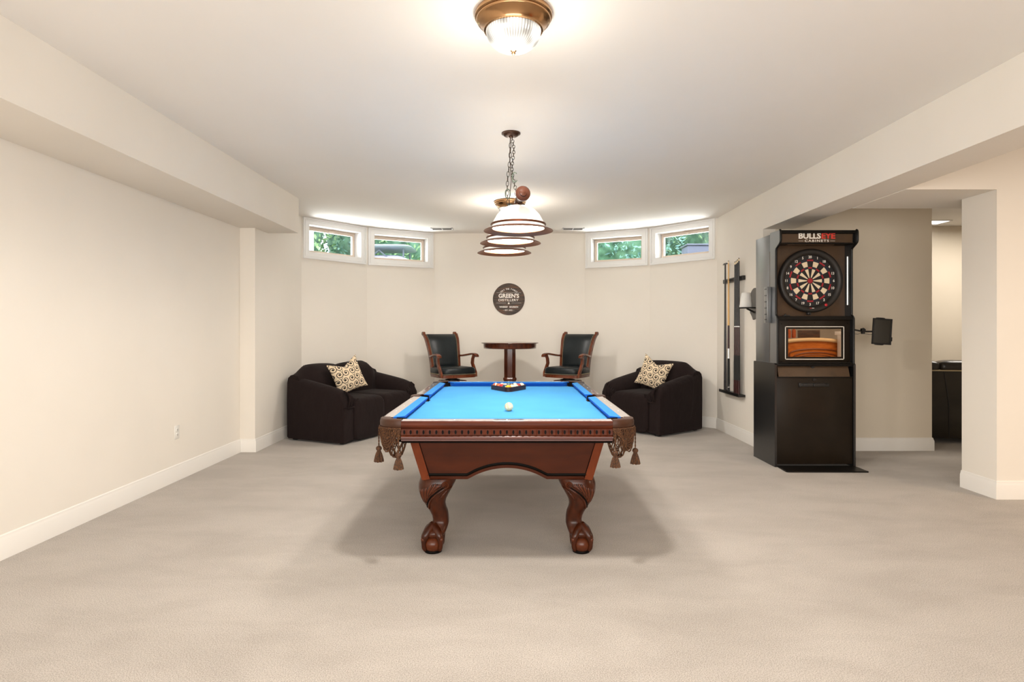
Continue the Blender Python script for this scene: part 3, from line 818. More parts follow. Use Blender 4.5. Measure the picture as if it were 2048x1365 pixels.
def ball(m, x, y, label, rot=(0, 0, 0), name='billiard_ball', group=None):
    global proto_me
    o = ballmb.build(name, m, ang=60)
    o.location = (x, y, ZC+BR); o.rotation_euler = rot
    return tag(o, label, 'ball', group)
ball(M_cue_ball, -0.014, 3.905, 'cream white cue ball alone on the blue cloth', name='cue_ball')
rows = [
    [('yellow', 'plain yellow ball at the rack tip nearest the cue ball')],
    [('blue', 'dark teal blue ball left behind the tip ball'), ('yellow_s', 'yellow striped ball right behind the tip ball')],
    [('red', 'bright red ball on the left edge of the rack, third row'), ('purple', 'purple ball in the middle of the third row'), ('cream_s', 'cream and pale yellow ball on the right edge, third row')],
    [('orange', 'plain orange brown ball on the left edge, fourth row'), ('blue_s', 'blue striped ball left of centre in the fourth row'), ('black', 'black ball right of centre in the fourth row'), ('maroon', 'maroon red ball on the right edge, fourth row')],
    [('red_s', 'pale ball with reddish stripe at the far left corner of the rack'), ('brown_s', 'white ball with brown stripe, second from left in back row'), ('green', 'plain green ball in the middle of the back row'), ('green_s', 'white ball with green stripe, second from right in back row'), ('orange_s', 'orange striped ball at the far right corner of the rack')],
]
RYO = 5.142; RXO = -0.022
rots = [(0, 0, 0), (0.9, 0.6, 0), (0.2, 0.1, 0), (1.2, 0.3, 0.2), (0.5, 1.0, 0)]
for k, row in enumerate(rows):
    for j, (c, lb) in enumerate(row):
        ball(BM[c], RXO+(j-k/2)*0.0574, RYO+k*0.0497, lb, rots[(j*2+k) % 5], group='object balls in the triangle rack')
rk = MB()
def tri(rad):
    # rounded triangle, apex toward -Y, offset rad from the ball-centre triangle
    c = [(RXO, RYO), (RXO+2*0.0574, RYO+4*0.0497), (RXO-2*0.0574, RYO+4*0.0497)]
    out = []
    for (p, a0) in ((c[0], 210), (c[1], -30), (c[2], 90)):
        for i in range(9):
            a = R(a0+120*i/8); out.append((p[0]+rad*math.cos(a), p[1]+rad*math.sin(a)))
    return out
ti, to = tri(0.0300), tri(0.040)
n = len(ti)
vs = [(x, y, ZC+0.0005) for x, y in ti]+[(x, y, ZC+0.0005) for x, y in to]+[(x, y, ZC+0.040) for x, y in ti]+[(x, y, ZC+0.040) for x, y in to]
fs = []
for i in range(n):
    j = (i+1) % n
    fs += [(i, j, n+j, n+i), (2*n+i, 2*n+j, 3*n+j, 3*n+i), (i, j, 2*n+j, 2*n+i), (n+i, n+j, 3*n+j, 3*n+i)]
rk.add(vs, fs)
rk.v = [(x-RXO, y-RYO-0.1, z-ZC) for x, y, z in rk.v]
M_rack = wood('rack_wood', (0.02, 0.009, 0.010, 1), (0.05, 0.018, 0.016, 1), 0.3)
o = rk.build('ball_rack', M_rack); o.location = (RXO, RYO+0.1, ZC)
tag(o, 'dark wooden triangle rack holding fifteen balls on the blue cloth', 'ball rack')

# ------------------------------------------------------------------ sofas
def sofa(name, label, cat, loc, rz, W, D, nseat):
    """local: x along width (0..W), y: 0 front .. D back ; z up"""
    t = thing(name, label, cat, loc, rz)
    AW = 0.20
    # outer shell skirt: base
    MB().rbox(0.02, W-0.02, 0.004, D-0.02, 0.028, 0.36, 0.03, 3).build('base', M_sofa, t)
    # seat cushions
    iw = (W-2*AW+0.04)/nseat
    for k in range(nseat):
        x0 = AW-0.02+iw*k
        c = MB(); c.sbox((x0+iw/2, 0.30, 0.385), (iw*1.02, 0.66, 0.25), 0.22, 36, 16, 0.42)
        c.sbox((x0+iw/2, 0.028, 0.25), (iw*1.01, 0.11, 0.46), 0.2, 30, 14, 0.3)
        c.build('seat_cushion', M_sofa, t)
    # arms: lofted along depth
    for side in (0, 1):
        secs = []
        ny = 16
        for j in range(ny+1):
            s = j/ny; y = 0.0+(D-0.03)*s
            h = 0.575+0.045*math.sin(min(1, s*4)*PI/2)+0.128*max(0, (s-0.15)/0.85)**0.9
            ends = min(1, s/0.05)
            w = AW*(0.90+0.10*min(1, s*6)); z0 = 0.035
            flare = 0.012*math.sin(PI*s)
            pts = []
            prof = [(0.0, z0-0.01), (-0.005, 0.2), (-0.008-flare, 0.42), (-0.008-flare, h-0.07), (0.004, h-0.03), (0.03, h-0.006), (w*0.42, h), (w*0.72, h-0.015), (w*0.95, h-0.06), (w+0.01, h-0.13), (w, 0.40), (w, z0)]
            k_ = 0.0 if j > 0 else 0.035
            for (x, z) in prof:
                zz = z-(k_ if z > h-0.1 else 0); xx = x
                if j == 0: xx = w/2+(x-w/2)*0.86
                pts.append(((xx if side == 0 else W-xx), y+(0.02 if (j == 0 and z > h-0.05) else 0), zz))
            secs.append(pts)
        a = MB().loft(secs)
        # gathered slipcover folds hanging off the inner front of the arm
        rf = random.Random(side+3)
        for q in range(6):
            xx = AW*(0.45+0.13*q); fx = xx if side == 0 else W-xx; sgn_ = 1 if side == 0 else -1
            pts = [(fx-sgn_*0.02, 0.05, 0.60-0.02*q), (fx, -0.006, 0.565-0.02*q), (fx+sgn_*0.012, -0.014, 0.50), (fx+sgn_*rf.uniform(-0.01, 0.02), -0.010, 0.44), (fx-sgn_*0.01, 0.0, 0.40)]
            a.tube(pts, [0.006, 0.014, 0.013, 0.009, 0.003], 8)
        a.tube([((0.02 if side == 0 else W-0.02), 0.006, 0.415), ((AW*0.6 if side == 0 else W-AW*0.6), -0.006, 0.405), ((AW*1.15 if side == 0 else W-AW*1.15), -0.010, 0.42)], [0.003, 0.009, 0.006], 8)
        a.build('arm', M_sofa, t, ang=50)
    # back: lofted along width
    secs = []; nx = 36
    for i in range(nx+1):
        s = i/nx; x = 0.012+(W-0.024)*s
        hump = abs(math.sin(PI*s*nseat))**0.5 if nseat > 1 else math.sin(PI*s)**0.4
        edge = min(1, min(s, 1-s)/(0.16 if nseat > 1 else 0.24))
        edge = edge*edge*(3-2*edge)
        h = 0.765+(0.075+0.04*hump)*edge
        fr = D-0.24-0.07*hump*edge
        prof = [(D-0.005, 0.035), (D+0.0, 0.4), (D-0.005, h-0.10), (D-0.02, h-0.04), (D-0.06, h-0.008), (D-0.11, h), (D-0.17, h-0.02), (min(fr+0.03, D-0.18), h-0.09), (fr, h-0.20), (fr-0.02, 0.48), (D-0.26, 0.40), (D-0.26, 0.035)]
        secs.append([(x, y, z) for y, z in prof])
    MB().loft(secs).build('back', M_sofa, t, ang=60)
    for (x, y) in ((0.09, 0.07), (W-0.09, 0.07), (0.09, D-0.07), (W-0.09, D-0.07)):
        MB().rbox(x-0.03, x+0.03, y-0.03, y+0.03, 0.0, 0.04, 0.004).build('foot', M_foot, t)
    return t
# loveseat: front-near corner (-1.865,6.64); width direction (.415,.91); depth direction (-.91,.415)
def sofa_at(name, label, cat, near, wdir, ddir, W, D, nseat, flip):
    ang = math.atan2(wdir[1], wdir[0])
    if not flip:
        # local x = wdir, local y should be ddir (left-hand normal of wdir)
        return sofa(name, label, cat, (near[0], near[1], 0), ang, W, D, nseat)
    # ddir is the right-hand normal: start from far corner
    far = (near[0]+wdir[0]*W, near[1]+wdir[1]*W)
    return sofa(name, label, cat, (far[0], far[1], 0), ang+PI, W, D, nseat)
wa = R(65.3)
lw = (math.cos(wa), math.sin(wa)); ld = (-math.sin(wa), math.cos(wa))
sofa_at('loveseat', 'dark brown slipcovered two seat sofa against the bay wall, left of pool table', 'sofa', (-1.865, 6.66), lw, ld, 1.47, 0.84, 2, False)
wb = R(126.9-0)
rw = (math.cos(wb), math.sin(wb)); rd = (math.sin(wb), -math.cos(wb))
sofa_at('armchair', 'dark brown slipcovered armchair against the bay wall, right of pool table', 'armchair', (1.786, 7.17), rw, rd, 0.97, 0.84, 1, True)

def pillow(label, loc, rot):
    n = 26; S = 0.207; vs = []; fs = []
    for side in (1, -1):
        for j in range(n+1):
            for i in range(n+1):
                u = -1+2*i/n; v = -1+2*j/n
                pin = 1-0.10*(1-v*v); piv = 1-0.10*(1-u*u)
                x = u*S*pin; z = v*S*piv
                if v > 0: z -= 0.075*v**2*(1-abs(u))**1.3      # chopped top edge
                th = 0.085*max(0, (1-u*u))**0.55*max(0, (1-v*v))**0.55
                if v > 0: th *= 1-0.35*v*(1-abs(u))
                vs.append((x, -side*th, z))
    m_ = (n+1)*(n+1)
    for s in (0, 1):
        for j in range(n):
            for i in range(n):
                a = s*m_+j*(n+1)+i
                fs.append((a, a+1, a+n+2, a+n+1) if s == 0 else (a, a+n+1, a+n+2, a+1))
    o = MB().add(vs, fs).build('throw_pillow', M_scroll, ang=80)
    o.location = loc; o.rotation_euler = rot
    return tag(o, label, 'pillow')
pillow('cream pillow with dark scroll pattern leaning on the sofa back', (-1.985, 7.285, 0.735), (R(-14), R(-17), R(46)))
pillow('cream pillow with dark scroll pattern leaning in the armchair', (1.855, 7.80, 0.725), (R(-14), R(17), R(-40)))

# ------------------------------------------------------------------ pub table
t = thing('pub_table', 'round dark wood pub table on octagonal pedestal between the bar stools', 'table', (-0.016, 8.32, 0))
MB().lathe([(0.001, 1.098), (0.37, 1.098), (0.39, 1.100), (0.398, 1.107), (0.394, 1.114), (0.36, 1.117), (0.001, 1.117)], seg=64).build('tabletop', M_pub, t)
MB().lathe([(0.001, 1.03), (0.345, 1.03), (0.362, 1.033), (0.368, 1.040), (0.362, 1.048), (0.366, 1.062), (0.366, 1.086), (0.372, 1.098), (0.001, 1.098)], seg=64).build('table_apron', M_pub, t)
MB().lathe([(0.001, 0.60), (0.085, 0.60), (0.085, 1.03), (0.001, 1.03)], seg=8, rot=PI/8).build('pedestal', M_pub, t, ang=20)
MB().lathe([(0.001, 0.10), (0.12, 0.10), (0.125, 0.13), (0.098, 0.16), (0.095, 0.55), (0.092, 0.59), (0.100, 0.60), (0.100, 0.615), (0.092, 0.63), (0.001, 0.63)], seg=8, rot=PI/8).build('pedestal_base', M_pub, t, ang=20)
for k in range(4):
    a = R(45+90*k); f = MB(); f.xf = Matrix.Rotation(a, 4, 'Z')
    f.loft([[(x, -w, z0), (x, w, z0), (x, w, z1), (x, -w, z1)] for (x, w, z0, z1) in ((0.06, 0.035, 0.06, 0.19), (0.15, 0.033, 0.035, 0.15), (0.24, 0.032, 0.012, 0.085), (0.31, 0.034, 0.0, 0.055), (0.345, 0.030, 0.0, 0.035))])
    f.build('foot', M_pub, t, ang=30)

# ------------------------------------------------------------------ bar stools (face -Y)
def stool():
    t = thing('bar_stool', 'x', 'bar stool')
    HWs = 0.25
    # seat: apron + cushion
    ap = MB()
    def seatpoly(hw, f, b): return [(-hw*0.92, b), (-hw, f*0.2), (-hw*0.98, -f*0.85), (-hw*0.80, -f), (0, -f*1.06), (hw*0.80, -f), (hw*0.98, -f*0.85), (hw, f*0.2), (hw*0.92, b)]
    ap.pxy(seatpoly(HWs, 0.235, 0.21), 0.645, 0.685); ap.build('seat_apron', M_stool, t)
    c = MB(); secs = []
    for (z, k) in ((0.685, 0.99), (0.70, 1.005), (0.74, 1.01), (0.765, 0.985), (0.782, 0.90), (0.788, 0.70), (0.79, 0.3)):
        secs.append([(x*k, y*k, z) for x, y in seatpoly(HWs, 0.235, 0.21)])
    c.loft(secs).build('seat', M_bleather, t, ang=60)
    nl = MB(); po = seatpoly(HWs*1.015, 0.239, 0.214)
    for i in range(len(po)):
        a, b = Vector(po[i]), Vector(po[(i+1) % len(po)])
        k = max(1, int((b-a).length/0.014))
        for q in range(k):
            p = a.lerp(b, q/k); nl.sph((p.x, p.y, 0.694), 0.0048, 6, 4)
    nl.build('nail_trim', M_nail, t)
    # back posts
    def backc(s):     # centreline of back: s 0..1 -> y,z
        z = 0.665+0.575*s
        y = 0.205+0.03*s+0.13*s**2.0+(0.035*max(0, s-0.86)/0.14)
        return y, z
    for sx in (-1, 1):
        p = MB(); secs = []
        for k in range(17):
            s = k/16; y, z = backc(s); x = sx*(0.205+0.05*s**1.8)
            w = 0.017; d = 0.030-0.006*s
            secs.append([(x-w, y-d, z), (x+w, y-d, z), (x+w, y+d, z), (x-w, y+d, z)])
        p.loft(secs)
        y, z = backc(1.0); p.cyl((sx*0.245-0.018, y+0.012, z-0.004), (sx*0.245+0.018, y+0.012, z-0.004), 0.026, seg=18)
        p.build('back_post', M_stool, t)
    # upholstered back
    b = MB(); secs = []
    for k in range(15):
        s = 0.18+0.80*k/14; y, z = backc(s); hw = 0.188+0.04*s**1.5
        th = 0.034*(1 if 0 < k < 14 else 0.35)
        row = []
        for i in range(9):
            u = -1+2*i/8; row.append((u*hw, y-0.010-th*(1-abs(u)**4)*0.9-0.010, z))
        for i in range(9):
            u = 1-2*i/8; row.append((u*hw, y+0.022, z))
        secs.append(row)
    b.loft(secs).build('backrest', M_bleather, t, ang=50)
    for sx in (-1, 1):
        nl = MB()
        for k in range(34):
            s = 0.19+0.78*k/33; y, z = backc(s); hw = 0.184+0.04*s**1.5
            nl.sph((sx*hw, y-0.024, z), 0.0046, 6, 4)
        nl.build('nail_trim', M_nail, t)
    # arms
    for sx in (-1, 1):
        a = MB()
        pts = [(sx*0.222, 0.235, 0.925), (sx*0.245, 0.15, 0.928), (sx*0.268, 0.03, 0.945), (sx*0.280, -0.07, 0.957), (sx*0.284, -0.135, 0.952), (sx*0.284, -0.172, 0.934), (sx*0.283, -0.178, 0.915)]
        P_ = [Vector(p) for p in pts]; fine = []
        for i in range(len(P_)-1):
            p0 = P_[max(i-1, 0)]; p1 = P_[i]; p2 = P_[i+1]; p3 = P_[min(i+2, len(P_)-1)]
            for q in range(5):
                u = q/5; fine.append(0.5*((2*p1)+(p2-p0)*u+(2*p0-5*p1+4*p2-p3)*u*u+(3*p1-p0-3*p2+p3)*u**3))
        fine.append(P_[-1])
        secs = []
        for i, p in enumerate(fine):
            tt = (fine[min(i+1, len(fine)-1)]-fine[max(i-1, 0)]).normalized(); sd = Vector((1, 0, 0)); up = sd.cross(tt).normalized()
            if up.z < 0 and abs(up.z) > 0.3: up = -up
            w = 0.022+0.008*math.sin(min(1, i/len(fine))*PI); h = 0.014
            secs.append([tuple(p+sd*w*ca+up*h*sa) for ca, sa in ((-1, -0.6), (-0.6, -1), (0.6, -1), (1, -0.6), (1, 0.6), (0.6, 1), (-0.6, 1), (-1, 0.6))])
        a.loft(secs)
        a.build('armrest', M_stool, t, ang=50)
        sp = MB(); pts = [(sx*0.272, -0.115, 0.945), (sx*0.268, -0.085, 0.89), (sx*0.262, -0.085, 0.83), (sx*0.262, -0.125, 0.77), (sx*0.262, -0.165, 0.71), (sx*0.262, -0.170, 0.65)]
        secs = [[(x-0.014, y-d, z), (x+0.014, y-d, z), (x+0.014, y+d, z), (x-0.014, y+d, z)] for (x, y, z), d in zip(pts, (0.024, 0.022, 0.024, 0.026, 0.028, 0.028))]
        sp.loft(secs).build('arm_support', M_stool, t, ang=60)
    MB().lathe([(0.001, 0.60), (0.10, 0.60), (0.10, 0.612), (0.06, 0.622), (0.06, 0.645), (0.001, 0.645)]).build('swivel', M_foot, t)
    hub = MB(); hub.rbox(-0.15, 0.15, -0.15, 0.15, 0.555, 0.603, 0.02, 3); hub.build('leg_frame', M_stool, t)
    for k in range(4):
        a = R(45+90*k); f = MB(); f.xf = Matrix.Rotation(a, 4, 'Z')
        f.loft([[(x-w, -w, z), (x+w, -w, z), (x+w, w, z), (x-w, w, z)] for (x, z, w) in ((0.155, 0.598, 0.026), (0.185, 0.50, 0.025), (0.195, 0.35, 0.021), (0.215, 0.18, 0.019), (0.26, 0.04, 0.019), (0.275, 0.0, 0.021))])
        f.build('leg', M_stool, t, ang=40)
    fr = MB(); fr.tube([(0.165*math.cos(2*PI*i/40)*1.22, 0.165*math.sin(2*PI*i/40)*1.22, 0.22) for i in range(40)], 0.011, 8, closed=True)
    fr.build('foot_ring', M_nail, t)
    return t
st = stool()
st.location = (-0.80, 8.22, 0); st.rotation_euler = (0, 0, R(33))
st['label'] = 'swivel bar stool with black leather back, left of the pub table'; st['group'] = 'bar stools at the pub table'
dup(st, (0.775, 8.22, 0), R(-33), 'swivel bar stool with black leather back, right of the pub table', 'bar stools at the pub table')

# ------------------------------------------------------------------ round sign
SX, SY, SZ, SR = -0.033, 9.068, 1.752, 0.241
t = thing('round_sign', 'round dark plank distillery sign on the back wall above the pub table', 'sign', (SX, SY, SZ))
MB().lathe([(0.001, 0), (SR, 0), (SR, -0.010), (SR-0.002, -0.012), (0.001, -0.012)], seg=64, ax='y').build('sign_board', M_sign, t)
tx = MB(); yy = -0.0125; k = 1/1810.0        # zoom px -> m
def sgn(px, py): return ((px-788)*SR/435, -(py-668)*SR/435)
def word(s, px0, px1, py, hpx, bold=0.0, sp=1.0, mb=tx):
    x0, _ = sgn(px0, py); x1, z = sgn(px1, py); h = hpx*SR/435
    text(mb, s, h/0.70, facing((x0+x1)/2, yy, z), bold, sp, 0.0006, width=abs(x1-x0))
word("GREEN'S", 508, 1068, 582, 108, 0.0028)
word("DISTILLERY", 508, 1055, 695, 62, 0.0006)
word("WHISKEY", 530, 765, 882, 40, 0.0012)
word("BOURBON", 808, 1042, 882, 40, 0.0012)
word("EST. 2022", 680, 888, 970, 36, 0.0004)
s_ = "ONLY THE FINEST"
for i, ch in enumerate(s_):
    if ch == ' ': continue
    a = R(-44+88*i/(len(s_)-1)); r = 0.166
    text(tx, ch, 0.032, facing(r*math.sin(a)*1.02, yy, -0.012+r*math.cos(a), a), 0.0004, 1, 0.0006)
def bar_(px0, px1, py, h=0.0022):
    x0, z = sgn(px0, py); x1, _ = sgn(px1, py); tx.box(x0, x1, yy-0.0006, yy, z-h/2, z+h/2)
bar_(455, 1120, 490); bar_(445, 715, 770); bar_(860, 1130, 770)
cx, cz = sgn(786, 780); pts = []
for i in range(10):
    r = 0.021 if i % 2 == 0 else 0.0085; a = PI/2+i*PI/5; pts.append((cx+r*math.cos(a), cz+r*math.sin(a)))
tx.pxz(pts, yy-0.0006, yy)
for px in (645, 925):
    c = sgn(px, 970); tx.pxz([(c[0]-0.004, c[1]), (c[0], c[1]-0.004), (c[0]+0.004, c[1]), (c[0], c[1]+0.004)], yy-0.0006, yy)
tx.build('lettering', M_white, t, fix=False)

# ------------------------------------------------------------------ ceiling lamps
def flush_lamp(label, x, y):
    t = thing('ceiling_light', label, 'ceiling light', (x, y, H), group='flush ceiling lights')
    MB().lathe([(0.001, -0.001), (0.176, -0.001), (0.180, -0.010), (0.178, -0.020), (0.170, -0.024), (0.172, -0.032), (0.168, -0.038), (0.160, -0.040), (0.150, -0.058), (0.138, -0.070), (0.136, -0.080), (0.128, -0.082), (0.120, -0.070)], seg=64).build('canopy', M_brass, t, ang=50)
    g = MB(); seg = 112; vs = []; fs = []
    prof = []
    for k in range(15):
        a = PI/2*k/14
        prof.append((0.126*math.cos(a)**0.75 if k < 14 else 0.006, -0.074-0.098*math.sin(a)))
    for j, (r, h) in enumerate(prof):
        for i in range(seg):
            a = 2*PI*i/seg; rr = r*(1+(0.012 if i % 2 else -0.012))
            vs.append((rr*math.cos(a), rr*math.sin(a), h))
    for j in range(len(prof)-1):
        for i in range(seg):
            i2 = (i+1) % seg; fs.append((j*seg+i, j*seg+i2, (j+1)*seg+i2, (j+1)*seg+i))
    g.add(vs, fs).build('ribbed_shade', M_rib, t, ang=30)
    MB().lathe([(0.001, -0.166), (0.013, -0.168), (0.014, -0.173), (0.008, -0.178), (0.010, -0.183), (0.008, -0.189), (0.001, -0.192)], seg=24).build('finial', M_brass, t)
    return t
flush_lamp('brass ceiling light with ribbed glass dome, nearest at top of photo', 0.0115, 2.77)
flush_lamp('brass ceiling light with ribbed glass dome, behind the hanging billiard light', -0.012, 6.82)

# ------------------------------------------------------------------ billiard pendant
BA = math.atan2(-0.100, 1.08)
t = thing('billiard_light', 'hanging billiard light with three white glass shades over the pool table', 'pendant light', (0.0, 0.0, 0.0))
t.location = (-0.004, 4.30, 2.087); t.rotation_euler = (0, 0, -BA*1.0)
# local y along bar; local z=0 is bar axis
bar = MB(); bar.cyl((0, -0.76, 0), (0, 0.76, 0), 0.013, seg=14)
for yy_ in (-0.541, 0, 0.541):
    bar.lathe([(0.013, -0.035), (0.024, -0.02), (0.024, 0.02), (0.013, 0.035)], (0, yy_, 0), 16, ax='y')
bar.build('bar', M_bronze, t)
for s in (-1, 1):
    MB().lathe([(0.012, 0.0), (0.022, 0.004), (0.020, 0.012), (0.034, 0.018), (0.044, 0.035), (0.044, 0.050), (0.034, 0.062), (0.022, 0.066), (0.020, 0.074), (0.008, 0.078), (0.001, 0.082)], (0, 0, 0), 28, ax='y').build('end_knob', M_finial, t)
    k_ = t.children[-1] if t.children else None
    ob = [o for o in bpy.data.objects if o.name.startswith('end_knob')][-1]
    ob.location = (0, s*0.75, 0); ob.rotation_euler = (0, 0, 0 if s > 0 else PI)
for yy_ in (-0.541, 0, 0.541):
    RZ = -0.176
    sh = MB().lathe([(0.030, 0.155), (0.070, 0.150), (0.105, 0.130), (0.135, 0.098), (0.156, 0.060), (0.166, 0.040)], seg=48).build('glass_shade', M_opal, t, ang=60)
    MB().lathe([(0.028, 0.150), (0.066, 0.145), (0.101, 0.125), (0.131, 0.093), (0.152, 0.055), (0.160, 0.036)], seg=48).build('shade_lining', M_opal_in, sh)
    MB().lathe([(0.163, 0.046), (0.172, 0.044), (0.175, 0.038), (0.171, 0.033), (0.163, 0.033)], seg=48, close=True).build('upper_band', M_brim, sh)
    MB().lathe([(0.165, 0.034), (0.172, 0.018), (0.168, 0.016), (0.160, 0.032)], seg=48, close=True).build('clear_band', M_opal, sh)
    MB().lathe([(0.164, 0.020), (0.176, 0.018), (0.198, 0.009), (0.216, 0.0), (0.218, -0.003), (0.215, -0.004), (0.195, 0.004), (0.172, 0.012), (0.163, 0.013)], seg=64, close=True).build('brim', M_brim, sh)
    MB().lathe([(0.001, 0.176), (0.018, 0.176), (0.022, 0.170), (0.042, 0.165), (0.046, 0.150), (0.034, 0.148)], seg=28).build('socket_cap', M_bronze, sh)
    sh.location = (0, yy_, RZ)
# canopy + chains in local frame
import mathutils
Tm = Matrix.Translation(t.location) @ Matrix.Rotation(-BA, 4, 'Z'); Ti = Tm.inverted()
cn = MB(); cn.xf = Ti
cn.lathe([(0.001, H-0.036), (0.014, H-0.036), (0.018, H-0.026), (0.048, H-0.024), (0.058, H-0.016), (0.062, H-0.010), (0.070, H-0.008), (0.070, H-0.0005), (0.001, H-0.0005)], (0.0, 4.45, 0), 40)
cn.build('ceiling_canopy', M_bronze, t)
def chain(p0, p1, sag=0.01):
    mb = MB(); mb.xf = Ti
    p0, p1 = Vector(p0), Vector(p1); ln = (p1-p0).length; n = int(ln/0.033)
    for i in range(n):
        s = (i+0.5)/n; c = p0.lerp(p1, s)+Vector((sag*math.sin(PI*s*3), 0, 0)); d = (p1-p0).normalized()
        sd = d.cross(Vector((0, 1, 0)) if i % 2 else Vector((1, 0.2, 0))).normalized()
        pts = []
        for k in range(12):
            a = 2*PI*k/12; pts.append(c+d*0.0215*math.sin(a)+sd*0.0098*math.cos(a))
        mb.tube(pts, 0.0022, 5, closed=True)
    return mb
cA = chain((0.006, 4.44, H-0.035), tuple(Tm @ Vector((0, -0.36, 0.0))))
cA.build('chain', M_chain, t)
chain((-0.006, 4.46, H-0.035), tuple(Tm @ Vector((0, 0.36, 0.0))), 0.006).build('chain', M_chain, t)
M_greenmetal = mat('steel_snap_link', srgb(96, 108, 96), 0.3, 0.8)
for (px, py, Y, o_) in ((1029.5, 355, 4.05, 1), (1015.5, 388, 4.2, 0)):
    c = Vector(((px-1022)/1200*Y, Y, 1.29+(660-py)/1200*Y)); mb = MB(); mb.xf = Ti
    pts = []
    for k in range(20 if o_ else 24):
        a = 2*PI*(k+(3 if o_ else 0))/24; pts.append(c+Vector((0.017*math.cos(a), 0, 0.032*math.copysign(abs(math.sin(a))**0.8, math.sin(a)))))
    mb.tube(pts, 0.0038, 6, closed=not o_)
    mb.build('snap_link', M_greenmetal, t)
cord = MB(); cord.xf = Ti
cord.tube([(-0.003, 4.45, H-0.03), (-0.010, 4.35, 2.55), (0.002, 4.25, 2.35), (-0.012, 4.22, 2.2), (0.0, 4.28, 2.095)], 0.0025, 6)
cord.build('power_cord', M_bronze, t)

# ------------------------------------------------------------------ dart cabinet
CX0, CX1 = 2.485, 3.215
CL = (2.85, 5.85, 0)
cab = thing('dart_cabinet', 'tall black dart machine cabinet with lettered top at the passage corner', 'dart cabinet', CL)
def cb(name, mb, m, par=cab, ang=35): return mb.build(name, m, par, off=CL, ang=ang)
# lower cabinet
LX0, LX1 = 2.475, 3.235
lowprof = [(5.63, 0.0), (6.12, 0.0), (6.12, 0.965), (6.11, 0.975), (5.645, 0.975), (5.63, 0.962)]
cb('side_panel', MB().pyz(lowprof, LX0, LX0+0.02), M_cab_side)
cb('side_panel', MB().pyz(lowprof, LX1-0.02, LX1), M_cab_side)
cb('rear_panel', MB().box(LX0+0.02, LX1-0.02, 6.09, 6.115, 0.0, 0.97), M_cab)
cb('door', MB().rbox(LX0+0.022, LX1-0.022, 5.645, 5.665, 0.025, 0.838, 0.003), M_cab_panel)
cb('cabinet_top', MB().box(LX0+0.02, LX1-0.02, 5.65, 6.09, 0.945, 0.966), M_cab)
tr = MB().pyz([(5.648, 0.848), (5.668, 0.848), (5.705, 0.955), (5.685, 0.962)], LX0+0.045, LX1-0.045)
cb('tilted_flap', tr, M_brownp)
cb('shelf_edge', MB().rbox(LX0+0.02, LX1-0.02, 5.638, 5.66, 0.838, 0.848, 0.003).rbox(LX0+0.02, LX1-0.02, 5.632, 5.66, 0.958, 0.972, 0.004), M_cab)
lk = MB()
for z, y in ((0.938, 5.672), (0.822, 5.644)):
    lk.cyl((2.848, y+0.01, z), (2.848, y-0.008, z), 0.013, seg=18); lk.rbox(2.845, 2.868, y-0.012, y-0.006, z-0.005, z+0.005, 0.002)
cb('lock', lk, M_foot)
kp = MB().rbox(2.71, 2.99, 5.636, 5.646, 0.755, 0.785, 0.003); kp.rbox(2.705, 2.725, 5.628, 5.646, 0.752, 0.792, 0.004)
kp.rbox(2.84, 2.862, 5.626, 5.64, 0.757, 0.783, 0.003); kp.cyl((2.745, 5.638, 0.772), (2.745, 5.630, 0.772), 0.006, seg=10); kp.cyl((2.965, 5.638, 0.775), (2.965, 5.630, 0.775), 0.006, seg=10)
kp.box(2.71, 2.99, 5.635, 5.64, 0.787, 0.789)
cb('latch', kp, M_foot)
cb('floor_plate', MB().pxy([(2.50, 5.64), (2.488, 5.43), (2.50, 5.415), (3.225, 5.41), (3.225, 5.64)], 0.001, 0.012), M_cab)
# upper front module side panels
def arcpts(cy, cz, r, a0, a1, n=6): return [(cy+r*math.cos(R(a0+(a1-a0)*i/n)), cz+r*math.sin(R(a0+(a1-a0)*i/n))) for i in range(n+1)]
front = [(5.757, 0.975), (5.615, 0.975), (5.615, 1.395), (5.622, 1.412), (5.645, 1.428), (5.648, 1.45), (5.648, 2.035), (5.640, 2.055), (5.575, 2.090), (5.556, 2.105), (5.552, 2.12), (5.552, 2.198), (5.556, 2.210), (5.568, 2.217), (5.757, 2.217)]
cb('side_panel', MB().pyz(front, CX0, CX0+0.02), M_cab_sheen)
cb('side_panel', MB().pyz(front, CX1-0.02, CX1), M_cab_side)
for x0, x1 in ((CX0, CX0+0.02), (CX1-0.02, CX1)):
    cb('edge_trim', MB().tube([((x0+x1)/2, a-0.002, b) for a, b in front[1:14]], 0.0105, 6), M_cab)
cb('rear_housing', MB().rbox(CX0+0.004, CX1-0.004, 5.762, 6.10, 0.97, 2.205, 0.004), M_cab_sheen)
cb('hinge_strip', MB().box(CX0-0.001, CX0+0.01, 5.7555, 5.7635, 0.98, 2.04), M_brownp)
cb('top_panel', MB().box(CX0+0.02, CX1-0.02, 5.565, 5.757, 2.200, 2.215), M_cab)
IX0, IX1 = CX0+0.02, CX1-0.02
cb('header_box', MB().box(IX0, IX1, 5.60, 5.757, 2.095, 2.2).box(IX0, IX1, 5.570, 5.60, 2.188, 2.2).box(IX0, IX1, 5.570, 5.60, 2.090, 2.100), M_cab)
fa = cb('header_panel', MB().box(IX0+0.012, IX1-0.012, 5.592, 5.6, 2.104, 2.184), M_brownp)
tb = MB(); zb = 2.155
cxt = (1633.7-1022)/1200*5.59
text(tb, 'BULLS', 0.071, facing(cxt-0.066, 5.5905, 2.163), 0.0026, 1.0, 0.0006, width=0.208)
text(tb.m(1), 'EYE', 0.071, facing(cxt+0.108, 5.5905, 2.163), 0.0026, 1.0, 0.0006, width=0.128)
